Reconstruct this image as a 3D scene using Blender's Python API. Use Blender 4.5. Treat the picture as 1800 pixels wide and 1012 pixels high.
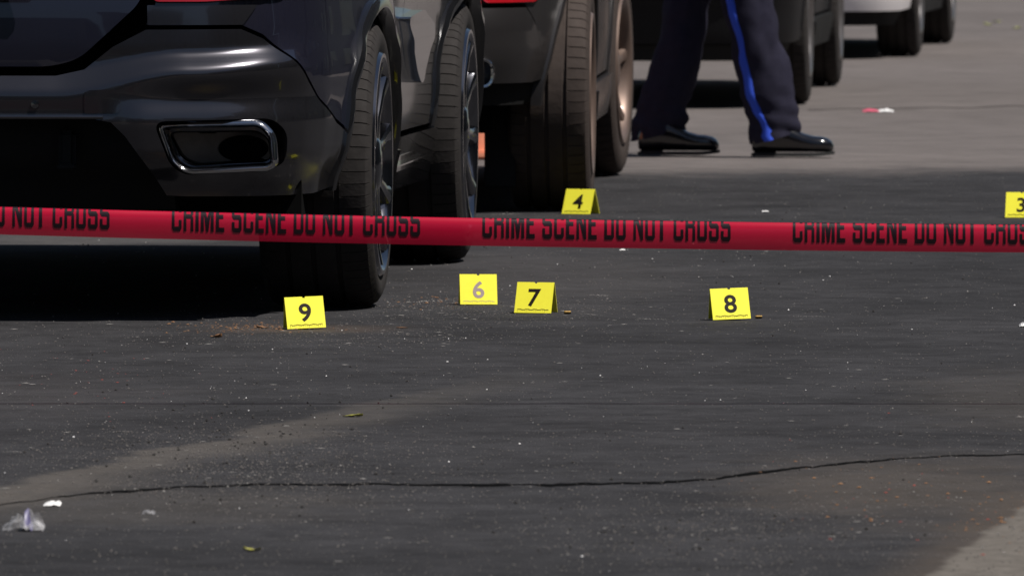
import bpy, bmesh, math, random
import numpy as np
from mathutils import Vector, Matrix, noise
from mathutils.geometry import delaunay_2d_cdt

R = math.radians
rnd = random.Random(7)
for o in list(bpy.data.objects):
    bpy.data.objects.remove(o, do_unlink=True)
scene = bpy.context.scene
COL = scene.collection

# ------------------------------------------------------------------ camera
FPX, CAMH = 21470.0, 1.4          # focal length in pixels of the 1800 px wide photograph, eye height
PITCH = math.atan(906.0 / FPX)
cd = bpy.data.cameras.new('camera')
cam = bpy.data.objects.new('camera', cd)
COL.objects.link(cam)
cam.location = (0, 0, CAMH)
cam.rotation_euler = (math.pi / 2 - PITCH, 0, 0)
cd.sensor_width = 36
cd.lens = FPX / 1800 * 36
cd.clip_start = 0.5
cd.clip_end = 4000
cd.dof.use_dof = True
cd.dof.focus_distance = 29.8
cd.dof.aperture_fstop = 20
scene.camera = cam

# ------------------------------------------------------------------ sky and sun
SUN_EL, SUN_AZ = 62.5, 63.0       # azimuth: degrees to the right of straight behind the camera
wd = bpy.data.worlds.new('World')
scene.world = wd
wd.use_nodes = True
nt = wd.node_tree
bg = nt.nodes['Background']
sky = nt.nodes.new('ShaderNodeTexSky')
sky.sky_type = 'NISHITA'
sky.sun_disc = False
sky.sun_elevation = R(SUN_EL)
sky.sun_rotation = R(180 - SUN_AZ)
sky.air_density = 1.0
sky.dust_density = 1.0
nt.links.new(sky.outputs[0], bg.inputs[0])
bg.inputs[1].default_value = 0.05
sl = bpy.data.lights.new('sun', 'SUN')
sl.energy = 5.0
sl.angle = R(0.5)
sl.color = (1.0, 0.955, 0.9)
so = bpy.data.objects.new('sun', sl)
COL.objects.link(so)
sv = Vector((math.cos(R(SUN_EL)) * math.sin(R(SUN_AZ)), -math.cos(R(SUN_EL)) * math.cos(R(SUN_AZ)), math.sin(R(SUN_EL))))
so.rotation_euler = (-sv).to_track_quat('-Z', 'Y').to_euler()
so.location = sv * 60
scene.view_settings.view_transform = 'Standard'
scene.view_settings.look = 'None'
scene.view_settings.gamma = 1.0
scene.view_settings.exposure = 0.08
scene.view_settings.use_curve_mapping = False


def gp(x, y):
    """ground point seen at photograph pixel (x, y)"""
    a = PITCH + math.atan((y - 506.0) / FPX)
    d = CAMH / math.tan(a)
    return ((x - 900.0) / FPX * math.hypot(d, CAMH), d)


# ------------------------------------------------------------------ materials
def new_mat(name):
    m = bpy.data.materials.new(name)
    m.use_nodes = True
    return m, m.node_tree, m.node_tree.nodes['Principled BSDF']


def mix_rgb(t, fac, a, b, kind='MIX'):
    n = t.nodes.new('ShaderNodeMix')
    n.data_type = 'RGBA'
    n.blend_type = kind
    for sock, val in ((n.inputs[0], fac), (n.inputs[6], a), (n.inputs[7], b)):
        if hasattr(val, 'is_output'):
            t.links.new(val, sock)
        else:
            sock.default_value = val if not isinstance(val, tuple) else (*val[:3], 1)
    return n.outputs[2]


def tex_noise(t, scale, detail=4, rough=0.6, vec=None, dist=0.0):
    n = t.nodes.new('ShaderNodeTexNoise')
    n.inputs['Scale'].default_value = scale
    n.inputs['Detail'].default_value = detail
    n.inputs['Roughness'].default_value = rough
    n.inputs['Distortion'].default_value = dist
    if vec is not None:
        t.links.new(vec, n.inputs['Vector'])
    return n.outputs[0]


def ramp(t, fac, stops):
    n = t.nodes.new('ShaderNodeValToRGB')
    e = n.color_ramp.elements
    while len(e) < len(stops):
        e.new(0.5)
    for k, (p, c) in enumerate(stops):
        e[k].position = p
        e[k].color = (c, c, c, 1) if not isinstance(c, tuple) else (*c[:3], 1)
    t.links.new(fac, n.inputs[0])
    return n.outputs[0]


def mth(t, op, a, b=0.0, c=None):
    n = t.nodes.new('ShaderNodeMath')
    n.operation = op
    for i, v in enumerate((a, b) if c is None else (a, b, c)):
        if hasattr(v, 'is_output'):
            t.links.new(v, n.inputs[i])
        else:
            n.inputs[i].default_value = v
    return n.outputs[0]


def objvec(t):
    return t.nodes.new('ShaderNodeTexCoord').outputs['Object']


def mat(name, col, rough=0.5, metal=0.0, coat=0.0, var=0.12, scale=25.0, spec=0.5, bump=0.0, bscale=200.0, coat_rough=0.03):
    m, t, p = new_mat(name)
    v = objvec(t)
    nz = tex_noise(t, scale, 5, 0.6, v)
    lo = tuple(c * (1 - var) for c in col)
    hi = tuple(min(1, c * (1 + var)) for c in col)
    t.links.new(mix_rgb(t, nz, lo, hi), p.inputs['Base Color'])
    r2 = tex_noise(t, scale * 0.37, 3, 0.6, v)
    t.links.new(mth(t, 'MULTIPLY_ADD', r2, rough * 0.5, rough * 0.75), p.inputs['Roughness'])
    p.inputs['Metallic'].default_value = metal
    p.inputs['Coat Weight'].default_value = coat
    p.inputs['Coat Roughness'].default_value = coat_rough
    p.inputs['Specular IOR Level'].default_value = spec
    if bump:
        b = t.nodes.new('ShaderNodeBump')
        b.inputs['Strength'].default_value = bump
        b.inputs['Distance'].default_value = 0.002
        t.links.new(tex_noise(t, bscale, 3, 0.6, v), b.inputs['Height'])
        t.links.new(b.outputs[0], p.inputs['Normal'])
    return m


def seg_mask(t, vec, a, b, half, soft):
    """0..1 mask of a band along ground segment a-b with fuzzy noisy sides"""
    mp = t.nodes.new('ShaderNodeMapping')
    mp.vector_type = 'POINT'
    ang = math.atan2(b[1] - a[1], b[0] - a[0])
    L = math.hypot(b[0] - a[0], b[1] - a[1])
    mp.inputs['Rotation'].default_value = (0, 0, -ang)
    ca, sa = math.cos(-ang), math.sin(-ang)
    mp.inputs['Location'].default_value = (-(ca * a[0] - sa * a[1]), -(sa * a[0] + ca * a[1]), 0)
    t.links.new(vec, mp.inputs['Vector'])
    sx = t.nodes.new('ShaderNodeSeparateXYZ')
    t.links.new(mp.outputs[0], sx.inputs[0])
    return sx.outputs[0], sx.outputs[1], L


def smooth(t, v, lo, hi):
    n = t.nodes.new('ShaderNodeMapRange')
    n.interpolation_type = 'SMOOTHSTEP'
    n.inputs[1].default_value = lo
    n.inputs[2].default_value = hi
    t.links.new(v, n.inputs[0])
    return n.outputs[0]


def asphalt(name, base, stains=True, grain=0.6, spec=0.12, warm=(1.0, 0.98, 0.98)):
    m, t, p = new_mat(name)
    v = objvec(t)
    fine = tex_noise(t, 260, 3, 0.7, v)
    mid = tex_noise(t, 14, 6, 0.65, v)
    big = tex_noise(t, 0.9, 5, 0.6, v, 0.6)
    c = tuple(base * w for w in warm)
    col = mix_rgb(t, ramp(t, fine, [(0.35, 0.0), (0.7, 1.0)]), tuple(x * (1 - grain) for x in c), tuple(x * (1 + grain) for x in c))
    col = mix_rgb(t, ramp(t, mid, [(0.3, 0.66), (0.7, 1.2)]), (0, 0, 0), col, 'MIX')
    col = mix_rgb(t, 1.0, col, ramp(t, big, [(0.3, 0.70), (0.5, 1.0), (0.70, 1.18)]), 'MULTIPLY')
    col = mix_rgb(t, 1.0, col, ramp(t, tex_noise(t, 4.2, 6, 0.72, v, 0.4), [(0.28, 0.62), (0.5, 1.0), (0.72, 1.32)]), 'MULTIPLY')
    # pale single stones in the surface
    vo = t.nodes.new('ShaderNodeTexVoronoi')
    vo.inputs['Scale'].default_value = 55
    t.links.new(v, vo.inputs['Vector'])
    sp = ramp(t, vo.outputs['Distance'], [(0.10, 1.0), (0.17, 0.0)])
    sp = mth(t, 'MULTIPLY', sp, ramp(t, tex_noise(t, 9, 2, 0.5, v), [(0.52, 0.0), (0.66, 1.0)]))
    col = mix_rgb(t, mth(t, 'MULTIPLY', sp, 0.5), col, (0.16, 0.15, 0.14))
    if stains:
        wob = tex_noise(t, 2.2, 5, 0.65, v)
        wob2 = tex_noise(t, 30, 3, 0.6, v)
        # trail of pale dust that runs away from the camera on the left
        lx, ly, L = seg_mask(t, v, (-1.04, 23.4), (-0.05, 28.0), 0, 0)
        d = mth(t, 'ADD', ly, mth(t, 'MULTIPLY_ADD', wob, 0.34, -0.17))
        band = mth(t, 'MULTIPLY', smooth(t, d, 0.10, 0.045), smooth(t, d, -0.21, 0.0))
        ends = mth(t, 'MULTIPLY', smooth(t, lx, -1.5, 0.3), smooth(t, lx, L + 1.2, L * 0.35))
        dust = mth(t, 'MULTIPLY', mth(t, 'MULTIPLY', band, ends), mth(t, 'MULTIPLY_ADD', wob2, 1.3, 0.05))
        col = mix_rgb(t, mth(t, 'MULTIPLY', dust, 0.58), col, (0.125, 0.11, 0.095))
        # brown silt on the near right, silt along the crack on the near left
        for (cx, cy, rx, ry, amt, cc) in ((0.78, 23.9, 0.42, 1.5, 0.5, (0.105, 0.085, 0.066)), (-0.72, 23.4, 0.5, 0.9, 0.30, (0.10, 0.086, 0.07)),
                                          (-0.55, 30.75, 0.30, 0.28, 0.6, (0.10, 0.07, 0.05)), (0.12, 34.0, 0.5, 2.6, 0.30, (0.095, 0.087, 0.085)),
                                          (-1.35, 36.7, 0.6, 0.75, 0.75, (0.10, 0.093, 0.09)), (1.15, 27.2, 0.35, 1.6, 0.28, (0.10, 0.085, 0.07)), (-1.3, 27.5, 0.7, 1.3, 0.22, (0.085, 0.072, 0.07))):
            mp = t.nodes.new('ShaderNodeMapping')
            mp.inputs['Location'].default_value = (-cx / rx, -cy / ry, 0)
            mp.inputs['Scale'].default_value = (1 / rx, 1 / ry, 0)
            t.links.new(v, mp.inputs['Vector'])
            ln = t.nodes.new('ShaderNodeVectorMath')
            ln.operation = 'LENGTH'
            t.links.new(mp.outputs[0], ln.inputs[0])
            dd = mth(t, 'ADD', ln.outputs['Value'], mth(t, 'MULTIPLY_ADD', wob, 1.5, -0.75))
            k = mth(t, 'MULTIPLY', smooth(t, dd, 1.15, 0.25), mth(t, 'MULTIPLY_ADD', wob2, 1.0, 0.1))
            col = mix_rgb(t, mth(t, 'MULTIPLY', k, amt), col, cc)
        # brown worn concrete in the near right corner, with a dirty crumbling border
        lx, ly, L = seg_mask(t, v, (0.715, 21.2), (1.01, 23.55), 0, 0)
        d = mth(t, 'ADD', ly, mth(t, 'MULTIPLY_ADD', tex_noise(t, 9, 6, 0.75, v), 0.09, -0.045))
        d = mth(t, 'ADD', d, mth(t, 'MULTIPLY_ADD', wob, 0.06, -0.03))
        fringe = mth(t, 'MULTIPLY', smooth(t, d, 0.14, 0.0), smooth(t, lx, 3.4, 2.0))
        col = mix_rgb(t, mth(t, 'MULTIPLY', fringe, mth(t, 'MULTIPLY_ADD', wob2, 0.9, 0.1)), col, (0.075, 0.06, 0.048))
        kc = mth(t, 'MULTIPLY', smooth(t, d, 0.012, -0.012), smooth(t, lx, 3.0, 2.2))
        cc = mix_rgb(t, ramp(t, tex_noise(t, 18, 6, 0.75, v), [(0.3, 0.0), (0.7, 1.0)]), (0.072, 0.064, 0.056), (0.165, 0.148, 0.13))
        col = mix_rgb(t, kc, col, cc)
        # older, paler road surface beyond the dark resurfaced part
        sx = t.nodes.new('ShaderNodeSeparateXYZ')
        t.links.new(v, sx.inputs[0])
        e1 = mth(t, 'MULTIPLY_ADD', tex_noise(t, 1.3, 6, 0.75, v), 3.4, -1.7)
        far = mth(t, 'ADD', mth(t, 'SUBTRACT', sx.outputs[1], mth(t, 'MULTIPLY', sx.outputs[0], 0.35)), e1)
        k = smooth(t, far, 41.7, 43.3)
        oc = mix_rgb(t, ramp(t, fine, [(0.35, 0.0), (0.7, 1.0)]), (0.100, 0.088, 0.084), (0.155, 0.138, 0.132))
        oc = mix_rgb(t, 1.0, oc, ramp(t, tex_noise(t, 3.5, 6, 0.7, v), [(0.28, 0.72), (0.5, 1.0), (0.72, 1.18)]), 'MULTIPLY')
        oc = mix_rgb(t, 1.0, oc, ramp(t, tex_noise(t, 0.35, 4, 0.6, v), [(0.3, 0.84), (0.7, 1.1)]), 'MULTIPLY')
        col = mix_rgb(t, k, col, oc)
    t.links.new(col, p.inputs['Base Color'])
    p.inputs['Roughness'].default_value = 0.9
    p.inputs['Specular IOR Level'].default_value = spec
    b = t.nodes.new('ShaderNodeBump')
    b.inputs['Strength'].default_value = 0.35
    b.inputs['Distance'].default_value = 0.003
    t.links.new(fine, b.inputs['Height'])
    t.links.new(b.outputs[0], p.inputs['Normal'])
    return m


M = {}
M['asphalt'] = asphalt('dark_asphalt', 0.036, warm=(0.99, 0.965, 1.025))
M['old_asphalt'] = asphalt('worn_pale_asphalt', 0.125, False, 0.22, 0.1, (1.06, 0.97, 0.95))
M['concrete'] = asphalt('pale_gutter_concrete', 0.098, False, 0.25, 0.15, (1.06, 1.0, 0.93))
M['tar'] = mat('crack_shadow_tar', (0.004, 0.004, 0.004), 0.95, spec=0.02)
M['scuff'] = mat('pale_scrape_powder', (0.23, 0.22, 0.21), 0.9, var=0.5, scale=60, spec=0.1)
M['pipe_metal'] = mat('sooty_steel', (0.16, 0.145, 0.13), 0.45, 0.9, var=0.4, scale=30)
M['scuff_dark'] = mat('dull_dark_seam', (0.06, 0.052, 0.05), 0.95, spec=0.05)
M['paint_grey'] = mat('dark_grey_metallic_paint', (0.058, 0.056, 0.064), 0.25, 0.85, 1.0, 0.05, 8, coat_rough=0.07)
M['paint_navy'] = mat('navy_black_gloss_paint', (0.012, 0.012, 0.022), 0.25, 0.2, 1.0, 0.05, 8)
M['paint_char'] = mat('charcoal_paint', (0.030, 0.027, 0.027), 0.45, 0.4, 0.6, 0.08, 8, coat_rough=0.08)
M['paint_black'] = mat('black_paint', (0.007, 0.007, 0.008), 0.6, 0.0, 0.12, 0.08, 8, spec=0.12, coat_rough=0.1)
M['paint_white'] = mat('white_paint', (0.80, 0.77, 0.78), 0.35, 0.0, 0.5, 0.04, 8)
M['black_plastic'] = mat('black_plastic', (0.009, 0.009, 0.009), 0.7, spec=0.2, bump=0.2)
M['gloss_black'] = mat('gloss_black_trim', (0.008, 0.008, 0.009), 0.12, 0.0, 1.0)
M['under'] = mat('underbody_coating', (0.006, 0.006, 0.006), 0.95, spec=0.05)
M['chrome'] = mat('bright_chrome', (0.62, 0.62, 0.63), 0.09, 1.0, var=0.03)
M['dark_chrome'] = mat('smoked_chrome', (0.20, 0.20, 0.21), 0.14, 1.0, var=0.05)
M['rim_dark'] = mat('polished_dark_alloy', (0.20, 0.20, 0.22), 0.16, 1.0, 0.6, 0.05)
M['rim_bronze'] = mat('dull_bronze_alloy', (0.19, 0.135, 0.11), 0.5, 0.6, 0.2, 0.15)
M['rim_grey'] = mat('grey_alloy', (0.2, 0.19, 0.19), 0.4, 0.8, 0.2, 0.1)
M['rubber'] = mat('dusty_tyre_rubber', (0.031, 0.028, 0.027), 0.85, var=0.35, scale=30, spec=0.15, bump=0.4, bscale=90)
M['rubber_brown'] = mat('brown_dusted_rubber', (0.055, 0.043, 0.038), 0.85, var=0.3, scale=30, spec=0.15, bump=0.4, bscale=90)
M['glass'] = mat('tinted_car_glass', (0.01, 0.012, 0.012), 0.04, 0.0, 1.0, 0.02)
M['lamp_red'] = mat('red_lamp_lens', (0.35, 0.006, 0.012), 0.1, 0.0, 1.0, 0.1)
M['lamp_clear'] = mat('clear_lamp_lens', (0.6, 0.6, 0.62), 0.08, 0.3, 1.0, 0.1)
M['plate'] = mat('plate_metal', (0.6, 0.6, 0.6), 0.4)
M['yellow'] = mat('marker_yellow_plastic', (0.99, 0.90, 0.06), 0.38, var=0.06, scale=60, spec=0.3)
M['print'] = mat('black_print', (0.012, 0.007, 0.005), 0.6, spec=0.2)
M['print_faded'] = mat('faded_grey_print', (0.36, 0.28, 0.27), 0.6, spec=0.2)  # glare on the number put into the print colour
M['print_ruler'] = mat('ruler_print', (0.10, 0.075, 0.01), 0.6, spec=0.2)
M['print_ruler_faded'] = mat('faded_ruler_print', (0.6, 0.5, 0.2), 0.6, spec=0.2)  # the same glare put into the colour of the printed scale
M['tape'] = mat('red_barrier_film', (0.58, 0.005, 0.040), 0.28, var=0.08, scale=6, spec=0.5)
_t = M['tape'].node_tree
_tr = _t.nodes.new('ShaderNodeBsdfTransparent')
_tr.inputs[0].default_value = (1.0, 0.25, 0.3, 1)
_mx = _t.nodes.new('ShaderNodeMixShader')
_mx.inputs[0].default_value = 0.72
_t.links.new(_tr.outputs[0], _mx.inputs[1])
_t.links.new(_t.nodes['Principled BSDF'].outputs[0], _mx.inputs[2])
_t.links.new(_mx.outputs[0], _t.nodes['Material Output'].inputs[0])
M['tape_ink'] = mat('black_tape_ink', (0.012, 0.004, 0.006), 0.35, spec=0.4)
M['trouser'] = mat('navy_uniform_cloth', (0.022, 0.021, 0.036), 0.9, var=0.3, scale=40, spec=0.1, bump=0.5, bscale=300)
M['stripe'] = mat('royal_blue_piping', (0.045, 0.10, 0.62), 0.8, var=0.1, spec=0.1)
M['shoe'] = mat('polished_black_leather', (0.006, 0.006, 0.008), 0.16, 0.0, 0.7, coat_rough=0.08)
M['sole'] = mat('black_rubber_sole', (0.01, 0.01, 0.01), 0.8)
M['shirt'] = mat('navy_shirt_cloth', (0.02, 0.024, 0.05), 0.9, var=0.2, scale=40, spec=0.1)
M['skin'] = mat('skin', (0.42, 0.26, 0.19), 0.55)
M['hair'] = mat('dark_hair', (0.015, 0.01, 0.008), 0.6)
M['orange'] = mat('orange_cone_plastic', (0.80, 0.30, 0.18), 0.6, var=0.2)
M['white_band'] = mat('white_band', (0.75, 0.75, 0.74), 0.4)
M['brass'] = mat('cartridge_brass', (0.17, 0.11, 0.04), 0.5, 1.0)
M['pale_stone'] = mat('pale_gravel_stone', (0.20, 0.19, 0.18), 0.8, var=0.6, scale=3)
M['grain'] = mat('grey_grain_stone', (0.125, 0.115, 0.108), 0.85, var=0.7, scale=3, spec=0.2)
M['dark_stone'] = mat('dark_gravel_stone', (0.02, 0.018, 0.017), 0.9, var=0.5, scale=3)
M['white_bit'] = mat('white_paper_bit', (0.75, 0.74, 0.73), 0.7)
M['brown_leaf'] = mat('dry_brown_leaf', (0.20, 0.10, 0.045), 0.8, var=0.4, scale=60)
M['green_leaf'] = mat('yellow_green_leaf', (0.26, 0.25, 0.04), 0.6, var=0.4, scale=60)
M['far_leaf'] = mat('lime_leaf', (0.34, 0.36, 0.10), 0.6, var=0.3, scale=60)
M['red_bit'] = mat('reddish_litter', (0.30, 0.05, 0.035), 0.8, var=0.5, scale=3)
M['pink'] = mat('pink_wrapper', (0.62, 0.10, 0.16), 0.5)
M['print_tint'] = mat('pale_violet_print', (0.10, 0.09, 0.2), 0.4)
M['film'], _t, _p = new_mat('clear_wrapper_film')
_p.inputs['Base Color'].default_value = (0.75, 0.74, 0.76, 1)
_p.inputs['Roughness'].default_value = 0.12
_tr = _t.nodes.new('ShaderNodeBsdfTransparent')
_mx = _t.nodes.new('ShaderNodeMixShader')
_t.links.new(ramp(_t, tex_noise(_t, 45, 4, 0.6, objvec(_t)), [(0.4, 0.06), (0.68, 0.42)]), _mx.inputs[0])
_t.links.new(_tr.outputs[0], _mx.inputs[1])
_t.links.new(_p.outputs[0], _mx.inputs[2])
_t.links.new(_mx.outputs[0], _t.nodes['Material Output'].inputs[0])


# ------------------------------------------------------------------ mesh helpers
def link(name, me, m=None, parent=None):
    o = bpy.data.objects.new(name, me)
    COL.objects.link(o)
    if m is not None and me is not None and not me.materials:
        me.materials.append(M[m] if isinstance(m, str) else m)
    if parent is not None:
        o.parent = parent
    return o


def mesh(name, V, F, m=None, parent=None, smooth=False, sharp=40):
    me = bpy.data.meshes.new(name)
    me.from_pydata([tuple(v) for v in V], [], [tuple(f) for f in F])
    me.update()
    if smooth:
        me.polygons.foreach_set('use_smooth', [True] * len(me.polygons))
        me.set_sharp_from_angle(angle=R(sharp))
    return link(name, me, m, parent)


def from_bm(name, bm, m=None, parent=None, smooth=False, sharp=40):
    bmesh.ops.recalc_face_normals(bm, faces=bm.faces)
    me = bpy.data.meshes.new(name)
    bm.to_mesh(me)
    bm.free()
    if smooth:
        me.polygons.foreach_set('use_smooth', [True] * len(me.polygons))
        me.set_sharp_from_angle(angle=R(sharp))
    return link(name, me, m, parent)


def empty(name, loc=(0, 0, 0), rz=0.0):
    o = bpy.data.objects.new(name, None)
    COL.objects.link(o)
    o.location = loc
    o.rotation_euler = (0, 0, rz)
    return o


def tag(o, label=None, cat=None, group=None, kind=None):
    if label: o['label'] = label
    if cat: o['category'] = cat
    if group: o['group'] = group
    if kind: o['kind'] = kind
    return o


def bm_box(bm, c, s, rot=None, bev=0.0):
    r = bmesh.ops.create_cube(bm, size=1.0)
    vs = r['verts']
    mtx = Matrix.Translation(c) @ (rot.to_4x4() if rot is not None else Matrix()) @ Matrix.Diagonal((*s, 1))
    bmesh.ops.transform(bm, matrix=mtx, verts=vs)
    if bev:
        es = list({e for v in vs for e in v.link_edges})
        bmesh.ops.bevel(bm, geom=es, offset=bev, segments=2, affect='EDGES', clamp_overlap=True)


def loft(rings, close_ends=True):
    """rings: list of equally long closed loops -> verts, faces"""
    V, F = [], []
    n = len(rings[0])
    for r in rings:
        V += [tuple(p) for p in r]
    for i in range(len(rings) - 1):
        for j in range(n):
            a, b = i * n + j, i * n + (j + 1) % n
            F.append((a, b, b + n, a + n))
    if close_ends:
        F.append(tuple(range(n))[::-1])
        F.append(tuple(range((len(rings) - 1) * n, len(rings) * n)))
    return V, F


def tube(pts, rad, n=8):
    rings = []
    pts = [Vector(p) for p in pts]
    up = Vector((0.123, 0.31, 0.95))
    for i, p in enumerate(pts):
        tg = (pts[min(i + 1, len(pts) - 1)] - pts[max(i - 1, 0)]).normalized()
        a = tg.cross(up).normalized()
        b = a.cross(tg)
        rr = rad[i] if isinstance(rad, (list, tuple)) else rad
        rings.append([p + a * rr * math.cos(2 * math.pi * k / n) + b * rr * math.sin(2 * math.pi * k / n) for k in range(n)])
    return loft(rings)


def text_mesh(body, size=1.0, bold=0.0, spacing=1.0):
    c = bpy.data.curves.new('glyphs', 'FONT')
    c.body = body
    c.size = size
    c.offset = bold
    c.space_character = spacing
    c.resolution_u = 6
    o = bpy.data.objects.new('glyphs', c)
    COL.objects.link(o)
    dg = bpy.context.evaluated_depsgraph_get()
    me = bpy.data.meshes.new_from_object(o.evaluated_get(dg))
    bpy.data.objects.remove(o)
    bpy.data.curves.remove(c)
    me.materials.clear()
    return me


def sheet(name, pts, z, m, kind='structure', parent=None):
    me = bpy.data.meshes.new(name)
    me.from_pydata([(x, y, z) for x, y in pts], [], [tuple(range(len(pts)))])
    o = link(name, me, m, parent)
    if kind: o['kind'] = kind
    return o


# ------------------------------------------------------------------ ground
road = sheet('road', [(-400, -300), (400, -300), (400, 1500), (-400, 1500)], 0.0, 'asphalt')


def ragged(pts, amp, n, seed, axis=1):
    rr = random.Random(seed)
    out = []
    for (a, b) in zip(pts[:-1], pts[1:]):
        for k in range(n):
            f = k / n
            p = [a[0] + (b[0] - a[0]) * f, a[1] + (b[1] - a[1]) * f]
            nn = noise.noise((p[0] * 6, p[1] * 2, seed)) + 0.6 * noise.noise((p[0] * 25, p[1] * 9, seed))
            p[axis] += amp * nn
            out.append(tuple(p))
    out.append(pts[-1])
    return out


# crack across the near asphalt: flat strip, its inner shadow painted black
cpx = [(-40, 892), (40, 882), (110, 872), (180, 866), (260, 861), (330, 856), (420, 853), (520, 851), (640, 851), (760, 852), (900, 853), (1010, 851), (1120, 849),
       (1200, 845), (1270, 840), (1340, 830), (1410, 821), (1490, 814), (1570, 806), (1650, 803), (1730, 801), (1840, 798)]
cg = [gp(*p) for p in cpx]
V, F = [], []
dense = []
for a, b in zip(cg[:-1], cg[1:]):
    for k in range(14):
        dense.append((a[0] + (b[0] - a[0]) * k / 14, a[1] + (b[1] - a[1]) * k / 14))
for i, (x, y) in enumerate(dense):
    f = i / len(dense)
    wob = 0.05 * noise.noise((x * 18, 1.3, 0)) + 0.03 * noise.noise((x * 60, 4.1, 0))
    w = 0.030 + 0.022 * noise.noise((x * 9, 7.7, 0)) + 0.012 * noise.noise((x * 47, 2.2, 0))
    w *= 0.35 if f < 0.09 else (0.55 if 0.86 < f else 1.0)
    if abs(x - 0.02) < 0.03: w *= 0.3
    w = max(w, 0.006)
    V += [(x, y + wob - w, 0.0012), (x, y + wob + w, 0.0012)]
    if i: F.append((2 * i - 2, 2 * i, 2 * i + 1, 2 * i - 1))
o = mesh('road_crack', V, F, 'tar')  # flat strip for the shadow in the crack, painted black
o['kind'] = 'structure'

V, F = [], []
for i in range(60):
    x, y = gp(1420 + 400 * i / 59, 193 - 5 * i / 59)
    w = 0.05 + 0.03 * noise.noise((x * 12, 3.3, 0))
    dy = 0.25 * noise.noise((x * 5, 8.8, 0))
    V += [(x, y + dy - w, 0.0012), (x, y + dy + w, 0.0012)]
    if i: F.append((2 * i - 2, 2 * i, 2 * i + 1, 2 * i - 1))
o = mesh('road_crack', V, F, 'scuff_dark')
o['kind'] = 'structure'

# footway and kerb on the far side of the parked cars
yaw0 = R(4.5)
fw = Vector((math.sin(yaw0), math.cos(yaw0), 0))
rt = Vector((math.cos(yaw0), -math.sin(yaw0), 0))
k0 = Vector((-2.72, 31.0, 0))
for nm, a, b, h, m in (('kerb', 0.0, -0.16, 0.13, 'concrete'), ('footway', -0.165, -3.2, 0.126, 'concrete')):
    bm = bmesh.new()
    c = k0 + fw * 45 + rt * (a + b) / 2 + Vector((0, 0, h / 2))
    bm_box(bm, c, (abs(b - a), 180, h), Matrix.Rotation(-yaw0, 3, 'Z'), 0.01)
    o = from_bm(nm, bm, m)
    o['kind'] = 'structure'


# ------------------------------------------------------------------ houses round the street (behind and beside the camera)
M['brick'], _t, _p = new_mat('brown_brick')
_b = _t.nodes.new('ShaderNodeTexBrick')
_b.inputs['Scale'].default_value = 4.0
_b.inputs['Color1'].default_value = (0.16, 0.075, 0.05, 1)
_b.inputs['Color2'].default_value = (0.11, 0.055, 0.04, 1)
_b.inputs['Mortar'].default_value = (0.2, 0.18, 0.16, 1)
_t.links.new(objvec(_t), _b.inputs['Vector'])
_t.links.new(_b.outputs[0], _p.inputs['Base Color'])
_p.inputs['Roughness'].default_value = 0.9


def house(label, loc, rz, w, d, h, wall_m):
    root = empty('brick_house', loc, R(rz))
    tag(root, label, 'house', 'brick houses along the street')
    bm = bmesh.new(); bm_box(bm, (0, d / 2, h / 2), (w, d, h)); from_bm('wall', bm, wall_m, root)
    bm = bmesh.new(); bm_box(bm, (0, d / 2 - 0.1, h + 0.2), (w + 0.5, d + 0.6, 0.4), None, 0.05); from_bm('cornice', bm, 'concrete', root)
    nw = int(w / 2.6)
    for fl in range(int(h / 3)):
        for k in range(nw):
            x = (k - (nw - 1) / 2) * w / nw
            if fl == 0 and k == nw // 2:
                bm = bmesh.new(); bm_box(bm, (x, -0.02, 1.15), (1.1, 0.1, 2.3), None, 0.02); from_bm('door', bm, 'paint_black', root)
                continue
            bm = bmesh.new(); bm_box(bm, (x, -0.01, fl * 3 + 1.8), (1.1, 0.06, 1.6)); wn = from_bm('window', bm, 'glass', root)
            bm = bmesh.new()
            bm_box(bm, (x, -0.05, fl * 3 + 0.95), (1.3, 0.2, 0.1))
            from_bm('sill', bm, 'concrete', wn)


house('brown brick house behind the camera on the left', (-12, -13, 0), 180, 13, 9, 10, 'brick')
house('brown brick house straight behind the camera', (2, -14, 0), 180, 13, 9, 12, 'brick')
house('brown brick house behind the camera on the right', (16, -13, 0), 180, 13, 9, 10, 'brick')
for k_, (yy_, hh_) in enumerate(((6, 10), (21, 12), (36, 10), (51, 11), (66, 10))):
    house('%s brown brick house across the road from the parked cars' % ('first', 'second', 'third', 'fourth', 'fifth')[k_], (13.5 + 0.07 * yy_, yy_, 0), 90 - 180 - 4, 14, 9, hh_, 'brick')


# ------------------------------------------------------------------ cars
def catmull(P, n=24):
    P = [np.array(p, float) for p in P]
    P = [2 * P[0] - P[1]] + P + [2 * P[-1] - P[-2]]
    out = []
    for i in range(1, len(P) - 2):
        p0, p1, p2, p3 = P[i - 1:i + 3]
        for k in range(n):
            s = k / n
            out.append(0.5 * ((2 * p1) + (-p0 + p2) * s + (2 * p0 - 5 * p1 + 4 * p2 - p3) * s * s + (-p0 + 3 * p1 - 3 * p2 + p3) * s ** 3))
    out.append(P[-2])
    return np.array(out)


def round_poly(pts, r, n=6):
    """round the corners of a closed polygon; r number or list (per corner)"""
    out = []
    N = len(pts)
    for i in range(N):
        p = np.array(pts[i][:2], float)
        a = np.array(pts[i - 1][:2], float)
        b = np.array(pts[(i + 1) % N][:2], float)
        rr = pts[i][2] if len(pts[i]) > 2 else r
        la, lb = np.linalg.norm(a - p), np.linalg.norm(b - p)
        rr = min(rr, la * 0.45, lb * 0.45)
        if rr < 1e-4:
            out.append(tuple(p))
            continue
        s, e = p + (a - p) / la * rr, p + (b - p) / lb * rr
        for k in range(n + 1):
            f = k / n
            out.append(tuple((1 - f) ** 2 * s + 2 * f * (1 - f) * p + f * f * e))
    return out


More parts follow.
